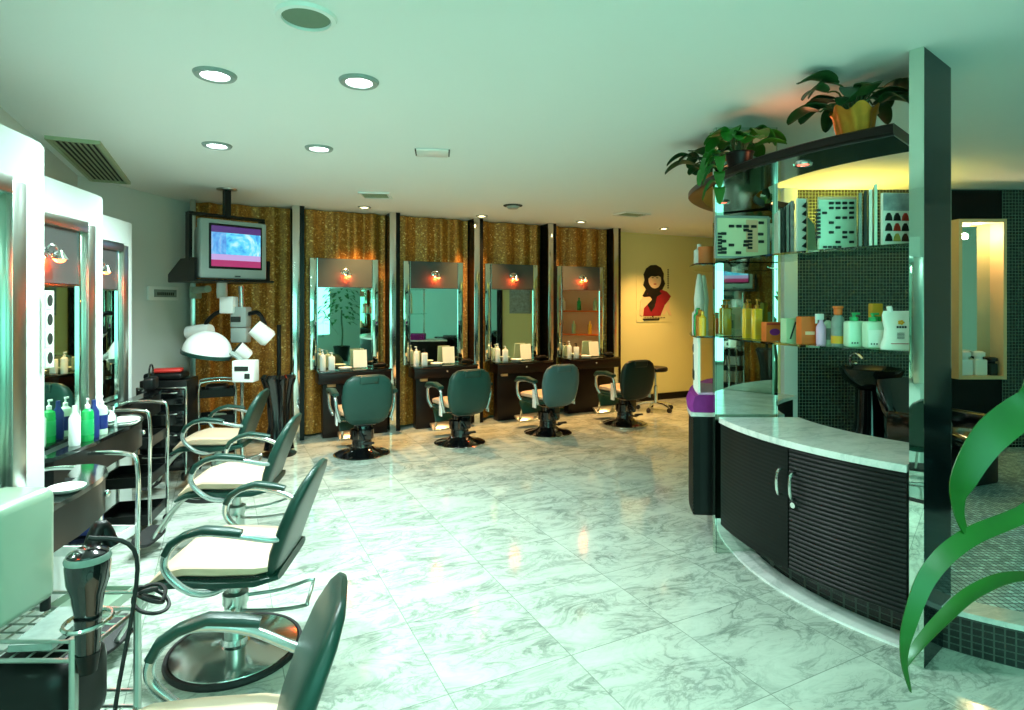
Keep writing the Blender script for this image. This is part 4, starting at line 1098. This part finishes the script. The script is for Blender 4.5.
obj('paper_label', MB().lathe([(.0295, .012), (.030, .014), (.030, .046), (.0295, .048)], 20), M['yellow_card'], t)
for i, (x, l) in enumerate([(854, 'pale green square pump bottle on the lower shelf, beside the orange-capped bottle'), (873, 'pale green square pump bottle on the lower shelf, before the yellow tube')]):
    p, a = onring(x, 1.345, SL)
    t = thing('pump_bottle', l, 'bottle', p, -.02, 'pale green pump bottles')
    b = MB(); b.box((0, 0, .06), (.078, .05, .12), bev=.010, seg=3); obj('bottle_body', b, M['pale_bottle'], t)
    c = MB(); c.lathe([(.018, .119), (.018, .138), (.007, .14), (.007, .15)], 16); c.box((.008, 0, .153), (.034, .014, .010), bev=.003); obj('pump', c, M['green_cap'], t)
    b = MB()
    for q in range(3): b.box((-.022+q*.012, -.0255, .02), (.006, .002, .007))
    obj('printed_marks', b, M['dark_print'], t)
    if i: obj('paper_label', MB().box((0, -.0255, .045), (.070, .0012, .075)), M['paper'], t)
p, a = onring(875.5, 1.20, SL)
o = obj('yellow_tube', MB().box((0, 0, .10), (.050, .035, .20), bev=.004), M['yellow_card'], None, p, 0); obj('green_print', MB().box((0, -.019, .10), (.03, .003, .08)), M['green_bottle'], o); tag(o, 'tall yellow tube carton standing behind a green pump bottle', 'box')
p, a = onring(897.5, 1.345, SL)
t = thing('refill_pouch', 'white refill pouch with a yellow flower mark beside the mirrored pillar', 'pouch', p, -.05)
pb = MB(); rings = []
for z, w_, d_ in [(0, .070, .022), (.012, .072, .026), (.05, .058, .022), (.09, .054, .018), (.115, .062, .014), (.15, .066, .008), (.168, .060, .004)]:
    rings.append([(aa*w_, b_*d_, z) for aa, b_ in se(24, 3)])
pb.loft(rings); obj('pouch_body', pb, M['paper'], t)
obj('spout_cap', MB().cyl((-.030, 0, .163), (-.036, 0, .188), .011, n=14), M['white_plastic'], t)
fl = MB()
for k in range(5):
    aa = k*2*PI/5; fl.ball((.004+.008*math.cos(aa), -.0195, .118+.006*math.sin(aa)), (.007, .003, .005), 8)
obj('flower_mark', fl, M['yellow'], t)
lt = MB()
for q in range(4): lt.box((-.012+q*.011, -.0215, .098), (.007, .003, .009))
for q in range(5): lt.box((.0, -.0235, .072-q*.006), (.030, .002, .002))
obj('printed_marks', lt, M['dark_print'], t)
obj('red_line', MB().box((0, -.026, .026), (.085, .003, .003)), M['red'], t)

# left bay items
def bay(R, a, z): return pol(R, a, z)
o = obj('jar', MB().lathe([(0, 0), (.045, 0), (.048, .01), (.048, .085), (.05, .088), (.05, .105), (0, .108)], 22), M['terracotta'], None, bay(1.48, 173, 1.7405)); tag(o, 'orange lidded jar on the short upper glass shelf', 'jar')
for i, (a, mm, l, r_, h_) in enumerate([(166, 'white_plastic', 'white bottle next to the orange jar', .034, .14), (161.5, 'pale_bottle', 'pale bottle at the outer end of the short upper shelf', .030, .12)]):
    o = obj('bottle', MB().lathe([(0, 0), (r_, 0), (r_, h_*.7), (r_*.4, h_*.82), (r_*.4, h_), (0, h_)], 18), M[mm], None, bay(1.50, a, 1.7405)); tag(o, l, 'bottle', 'bottles left of the mirrored pillar')
for i, (a, mm, l, r_, h_) in enumerate([(162.5, 'paper', 'white carton-like bottle on the short lower shelf', .028, .18), (166, 'blue', 'dark blue bottle on the short lower shelf', .022, .16),
                                        (169.2, 'green_bottle', 'bright green bottle on the short lower shelf', .026, .17), (172.2, 'gold_foil', 'golden bottle on the short lower shelf', .026, .16), (175, 'amber', 'amber bottle nearest the pillar on the short lower shelf', .022, .15)]):
    o = obj('bottle', MB().lathe([(0, 0), (r_, 0), (r_, h_*.74), (r_*.45, h_*.84), (r_*.45, h_), (0, h_)], 18), M[mm], None, bay(1.515, a, 1.2955)); tag(o, l, 'bottle', 'bottles left of the mirrored pillar')
for i, (a, mm, l) in enumerate([(158, 'paper', 'tall frosted bottle behind the row on the short lower shelf'), (150, 'pale_bottle', 'tall pale bottle behind the green one on the short lower shelf')]):
    o = obj('bottle', MB().lathe([(0, 0), (.035, 0), (.03, .16), (.036, .22), (.02, .36), (.012, .40), (0, .40)], 18), M[mm], None, bay(1.50, a, 1.2955)); tag(o, l, 'bottle', 'bottles left of the mirrored pillar')
o = obj('sprig_screen', MB().arc(1.52, 1.535, .94, 1.28, 156, 173.5, 16), M['paper'], None); tag(o, 'curved white panel with a sprig drawing under the short shelf', 'panel')
sp_ = MB(); sp_.tube(cat([pol(1.538, 166, 1.0), pol(1.538, 166.6, 1.08), pol(1.538, 166.2, 1.16)], 4), .003, 6)
for s in (-1, 1): sp_.tube(cat([pol(1.538, 166+s*2.2, 1.0), pol(1.538, 166+s*2.6, 1.05), pol(1.538, 166+s*1.2, 1.06)], 4), .003, 6)
sp_.ball(pol(1.538, 166.1, 1.2), (.004, .012, .03), 8); obj('sprig_drawing', sp_, M['dark_print'], o)

# ------------------------------------------------------------------ plants
def leaf_blade(mb, pts, width, fold=.25, tw=None, n=5):
    P = cat(pts, n); k = len(P); rings = []
    for i, p in enumerate(P):
        t = (P[min(i+1, k-1)]-P[max(i-1, 0)]).normalized()
        side = t.cross(Vector((0, 0, 1)) if tw is None else Vector(tw))
        if side.length < 1e-3: side = Vector((1, 0, 0))
        side.normalize(); up = side.cross(t).normalized(); q = i/(k-1)
        w_ = width*(math.sin(PI*min(1, q*.9+.08))**.7)*(1-.15*q)
        if i == k-1: w_ = width*.03
        rings.append([p-side*w_+up*w_*fold, p-up*.0008, p+side*w_+up*w_*fold, p+side*w_+up*(w_*fold+.002), p+up*.003, p-side*w_+up*(w_*fold+.002)])
    return mb.loft(rings)
def heart_plant(name, label, pot_mat, loc, r, h, nleaf, seed, spread, lm_, group, foil=False, trail=()):
    t = thing(name, label, 'potted plant', loc, 0, group); rnd = random.Random(seed)
    prof = [(0, 0), (r*.8, 0), (r*.84, .01), (r*.98, h*.9), (r*1.04, h*.92), (r*1.04, h), (r*.92, h), (r*.9, h*.9), (0, h*.88)]
    obj('pot', MB().lathe(prof, 26), M[pot_mat], t)
    if foil:
        fo = MB(); rings = []
        for z, rr in [(.005, .86), (h*.5, .98), (h*.85, 1.05), (h*1.12, 1.22)]:
            rings.append([(r*rr*(1+.05*math.sin(9*a+z*20))*math.cos(a), r*rr*(1+.05*math.sin(9*a+z*20))*math.sin(a), z+(.018*math.sin(6*a) if z > h else 0)) for a in [2*PI*i/54 for i in range(54)]])
        fo.loft(rings, caps=False); obj('foil_wrap', fo, M['gold_foil'], t)
    st = MB(); lf = []
    for i in range(nleaf):
        a = 2*PI*i/nleaf+rnd.uniform(-.4, .4); rr = spread*rnd.uniform(.4, 1); zz = h+rnd.uniform(.02, .13)
        a0 = Vector((r*.3*math.cos(a), r*.3*math.sin(a), h*.9)); tip = Vector((rr*math.cos(a), rr*math.sin(a), zz))
        st.tube(cat([a0, a0.lerp(tip, .5)+Vector((0, 0, .05)), tip], 4), .004, 5)
        d = Vector((math.cos(a+rnd.uniform(-.5, .5)), math.sin(a+rnd.uniform(-.5, .5)), 0)); ll = rnd.uniform(.12, .18)
        lf.append((tip, d, ll, rnd.uniform(-.5, .2)))
    for (o_, d_, n_) in trail:
        prev = Vector((r*.8*math.cos(d_), r*.8*math.sin(d_), h)); pts = [prev]
        for k in range(1, n_+1):
            q = Vector(((r+.05+.012*k)*math.cos(d_+.05*k), (r+.05+.012*k)*math.sin(d_+.05*k), h+.03-.045*k*o_)); pts.append(q)
            lf.append((q, Vector((math.cos(d_+(-1)**k*.9), math.sin(d_+(-1)**k*.9), 0)), .085, -.6))
        st.tube(cat(pts, 3), .004, 5)
    obj('stems', st, M['stem'], t)
    for (p, d, ll, dr) in lf:
        b = MB(); leaf_blade(b, [p, p+d*ll*.4+Vector((0, 0, .015)), p+d*ll*.75+Vector((0, 0, dr*.04)), p+d*ll+Vector((0, 0, dr*.10-.02))], ll*.36)
        obj('leaf', b, M[lm_], t)
    return t
zt = 2.253
heart_plant('potted_plant', 'potted plant in a gold foil wrapped pot on the high ring shelf', 'gold_foil', pol(1.33, 214.5, zt), .082, .12, 22, 4, .15, 'leaf_dark', 'plants on the ring shelf', True)
heart_plant('potted_plant', 'trailing potted plant in a dark pot on the ring shelf above the mirrored pillar', 'dark_wood', pol(1.425, 188, zt), .075, .08, 18, 9, .14, 'leaf', 'plants on the ring shelf', False, ((1, 3.5, 6), (.8, 2.9, 4)))
heart_plant('potted_plant', 'small potted plant in an orange pot at the far end of the ring shelf', 'terracotta', pol(1.44, 166, zt), .07, .08, 16, 15, .12, 'leaf_dark', 'plants on the ring shelf', False)

# big dracaena close to the camera at the right edge
t = thing('dracaena_plant', 'big leaved green plant reaching in from the right edge', 'potted plant', (1.52, 1.10, 0))
def dl(x, y, d): return px(x, y, d)-Vector((1.52, 1.10, 0))
obj('pot', MB().lathe([(0, 0), (.13, 0), (.14, .01), (.18, .30), (.19, .30), (.19, .33), (.165, .33), (.16, .29), (0, .28)], 32), M['terracotta'], t)
obj('soil', MB().lathe([(0, .281), (.158, .285), (0, .30)], 24), M['soil'], t)
obj('cane', MB().tube(cat([(0, 0, .28), (-.02, .01, .6), (-.01, 0, .95), (.01, .01, 1.15)], 5), .022, 10, rads=None), M['stem'], t)
LV = [([(0, .01, 1.12), dl(1075, 372, 1.08), dl(1024, 408, 1.06), dl(985, 440, 1.04), dl(960, 482, 1.03), dl(957, 510, 1.03), dl(966, 536, 1.03)], .040, (.35, -.8, .5)),
      ([(0, .01, 1.02), dl(1090, 480, 1.08), dl(1022, 515, 1.05), dl(965, 540, 1.02), dl(928, 575, 1.0), dl(908, 625, .99), dl(903, 660, .99), dl(910, 692, .99)], .026, (.2, -.6, .75)),
      ([(0, .01, .92), dl(1090, 585, 1.10), dl(1020, 577, 1.08), dl(975, 592, 1.05), dl(940, 622, 1.03), dl(915, 650, 1.01), dl(905, 668, 1.0)], .022, (.1, -.2, 1)),
      ([(0, 0, 1.15), (.05, .1, 1.35), (.16, .2, 1.40), (.30, .26, 1.28)], .04, None), ([(0, 0, 1.14), (.1, -.02, 1.3), (.25, -.08, 1.3), (.36, -.1, 1.12)], .04, None),
      ([(0, 0, 1.1), (.02, .2, 1.2), (.05, .38, 1.15), (.08, .5, .98)], .036, None), ([(0, 0, 1.0), (.1, .15, 1.05), (.25, .25, .95), (.35, .3, .8)], .036, None)]
for pts, w_, tw in LV:
    b = MB(); leaf_blade(b, pts, w_*(.80 if tw and tw[0] == .35 else .62), .12, tw, 7); obj('leaf', b, M['broad_leaf'], t)

# ------------------------------------------------------------------ wash corner
# lit niche
t = thing('lit_niche', 'beige lit wall niche with a mirror back in the dark wash corner', 'wall niche', (4.24, 5.41, 0))
obj('surround', MB().box((-.02, -.012, 1.35), (.62, .02, 2.36)), M['fin_dark'], t)
nf = MB(); z0, z1, x0, x1 = .84, 2.22, -.20, .17
nf.box((x0-.015, -.10, (z0+z1)/2), (.03, .16, z1-z0+.06)); nf.box((x1+.015, -.10, (z0+z1)/2), (.03, .16, z1-z0+.06))
nf.box(((x0+x1)/2, -.10, z1+.015), (x1-x0, .16, .03)); nf.box(((x0+x1)/2, -.10, z0-.015), (x1-x0, .16, .03))
obj('lining', nf, M['beige_frame'], t)
obj('mirror_back', MB().box(((x0+x1)/2, -.026, (z0+z1)/2), (x1-x0, .008, z1-z0)), M['mirror'], t)
obj('lamp_lens', MB().lathe([(0, z1-.008), (.03, z1-.006), (.034, z1)], 18, o=(0, -.10, 0)), M['lamp_warm'], t)
lamp('POINT', 'niche_lamp', (4.24, 5.30, 2.12), 5, (1, .72, .38), shadow_soft_size=.03)
for i, (x, mm, l, cap) in enumerate([(4.11, 'white_plastic', 'white capped bottle at the left of the lit niche', 'white_plastic'), (4.24, 'paper', 'white capped bottle beside the dark jar in the lit niche', 'white_plastic'), (4.354, 'dark_print', 'dark jar in the corner of the lit niche', 'black')]):
    t = thing('niche_bottle', l, 'bottle', (x, 5.30, .8405), 0, 'bottles in the lit niche')
    h_ = .16 if i < 2 else .12
    obj('bottle_body', MB().box((0, 0, h_*.45), (.11 if i < 2 else .07, .08, h_*.9), bev=.012, seg=3), M[mm], t)
    obj('cap', MB().lathe([(.03, h_*.9), (.032, h_*1.05), (.05, h_*1.08), (.05, h_*1.3), (.03, h_*1.36), (0, h_*1.36)], 18), M[cap], t)
def wash_unit(label, loc, rz):
    t = thing('shampoo_chair', label, 'shampoo chair', loc, rz, 'black shampoo chairs')
    b = MB(); b.lathe([(0, .70), (.12, .72), (.22, .80), (.255, .90), (.265, .93), (.24, .94), (.22, .90), (.14, .80), (0, .77)], 32, o=(-.46, 0, 0))
    obj('wash_bowl', b, M['black_gloss'], t)
    obj('pedestal', MB().lathe([(.20, 0), (.19, .03), (.13, .35), (.12, .71), (0, .71)], 24, o=(-.46, 0, 0)), M['black_gloss'], t)
    tp = MB(); tp.tube(cat([(-.66, 0, .93), (-.66, 0, 1.04), (-.60, 0, 1.07), (-.54, 0, 1.02)], 5), .014, 8); tp.ball((-.66, .06, .955), .022, 10)
    obj('tap', tp, M['chrome'], t)
    s = MB(); slab(s, [(-.10, .40, .24, .05), (.1, .41, .27, .07), (.4, .42, .27, .07), (.52, .40, .25, .05)]); obj('seat', s, M['black_gloss'], t)
    s = MB(); slab(s, [(-.06, .42, .25, .05), (-.13, .58, .27, .065), (-.19, .76, .26, .06), (-.22, .86, .22, .04)]); obj('backrest', s, M['black_gloss'], t)
    for y in (-.29, .29): obj('armrest', MB().box((.16, y, .44), (.50, .07, .30), bev=.03, seg=3), M['black_gloss'], t)
    obj('base_box', MB().box((.2, 0, .17), (.5, .42, .34), bev=.02), M['black'], t)
    return t
wash_unit('black shampoo chair and wash bowl seen over the marble top, before the mosaic wall', (3.25, 4.62, .169), -1.2).scale = (.95, .95, .82)
wash_unit('black shampoo chair and wash bowl behind the big green leaves', (3.55, 3.35, .169), -2.0)

# ------------------------------------------------------------------ what the station mirrors reflect
wa, wb = Vector((2.42, 5.42, 0)), Vector((3.35, 9.6, 0)); wd = (wb-wa).normalized(); wn_ = Vector((-wd.y, wd.x, 0)); wrz = math.atan2(-wd.y, -wd.x)
def onw(s, p, z): q = wa+wd*s+wn_*p; return (q.x, q.y, z)
t = thing('product_shelf', 'warm wooden wall shelf with bottles, seen in the last station mirror', 'shelf', onw(1.62, .02, 0), wrz)
obj('back_panel', MB().box((0, 0, 1.35), (1.1, .02, 1.7)), M['peach_card'], t)
for z in (.95, 1.35, 1.75):
    obj('shelf_board', MB().box((0, -.10, z), (1.08, .18, .025), bev=.004), M['orange_box'], t)
for x in (-.55, .55): obj('side_board', MB().box((x, -.09, 1.35), (.03, .20, 1.7), bev=.004), M['beige_frame'], t)
for i in range(9):
    z = (.963, 1.363, 1.763)[i % 3]; s_ = 1.22+.095*i
    o = obj('bottle', MB().lathe([(0, 0), (.035, 0), (.035, .15), (.014, .18), (.014, .22), (0, .22)], 16), M[('green_bottle', 'paper', 'amber', 'sage')[i % 4]], None, onw(s_, .12, z))
    tag(o, 'bottle on the warm wooden wall shelf seen in the last station mirror', 'bottle', 'bottles on the wooden wall shelf')
t = thing('framed_picture', 'framed dark picture on the cream side wall, seen in the third mirror', 'picture', onw(.45, .015, 1.6), wrz)
obj('frame', MB().box((0, 0, 0), (.42, .025, .6), bev=.006), M['grey_plastic'], t)
obj('print', MB().box((0, -.015, 0), (.36, .006, .54)), M['print_photo'], t)
def ficus(loc):
    t = thing('ficus_tree', 'bushy ficus in a black pot, seen in the first station mirror', 'potted plant', loc)
    obj('pot', MB().lathe([(0, 0), (.16, 0), (.20, .34), (.21, .34), (.21, .38), (.18, .38), (.17, .34), (0, .33)], 28), M['black'], t)
    obj('trunk', MB().tube(cat([(0, 0, .32), (.02, .01, .7), (-.02, .02, 1.05), (0, 0, 1.3)], 4), .022, 8), M['stem'], t)
    rnd = random.Random(2)
    for i in range(90):
        a, b_ = rnd.uniform(0, 2*PI), rnd.uniform(-.9, 1); rr = rnd.uniform(.15, .48)
        c = Vector((rr*math.cos(a)*math.sqrt(1-b_*b_*.6), rr*math.sin(a)*math.sqrt(1-b_*b_*.6), 1.4+.48*b_)); d = Vector((math.cos(a), math.sin(a), -.3)).normalized(); l = rnd.uniform(.13, .2)
        m = MB(); leaf_blade(m, [c, c+d*l*.5+Vector((0, 0, .02)), c+d*l-Vector((0, 0, .02))], l*.26, .2, None, 3); obj('leaf', m, M['leaf'], t)
ficus((3.35, -.45, 0))
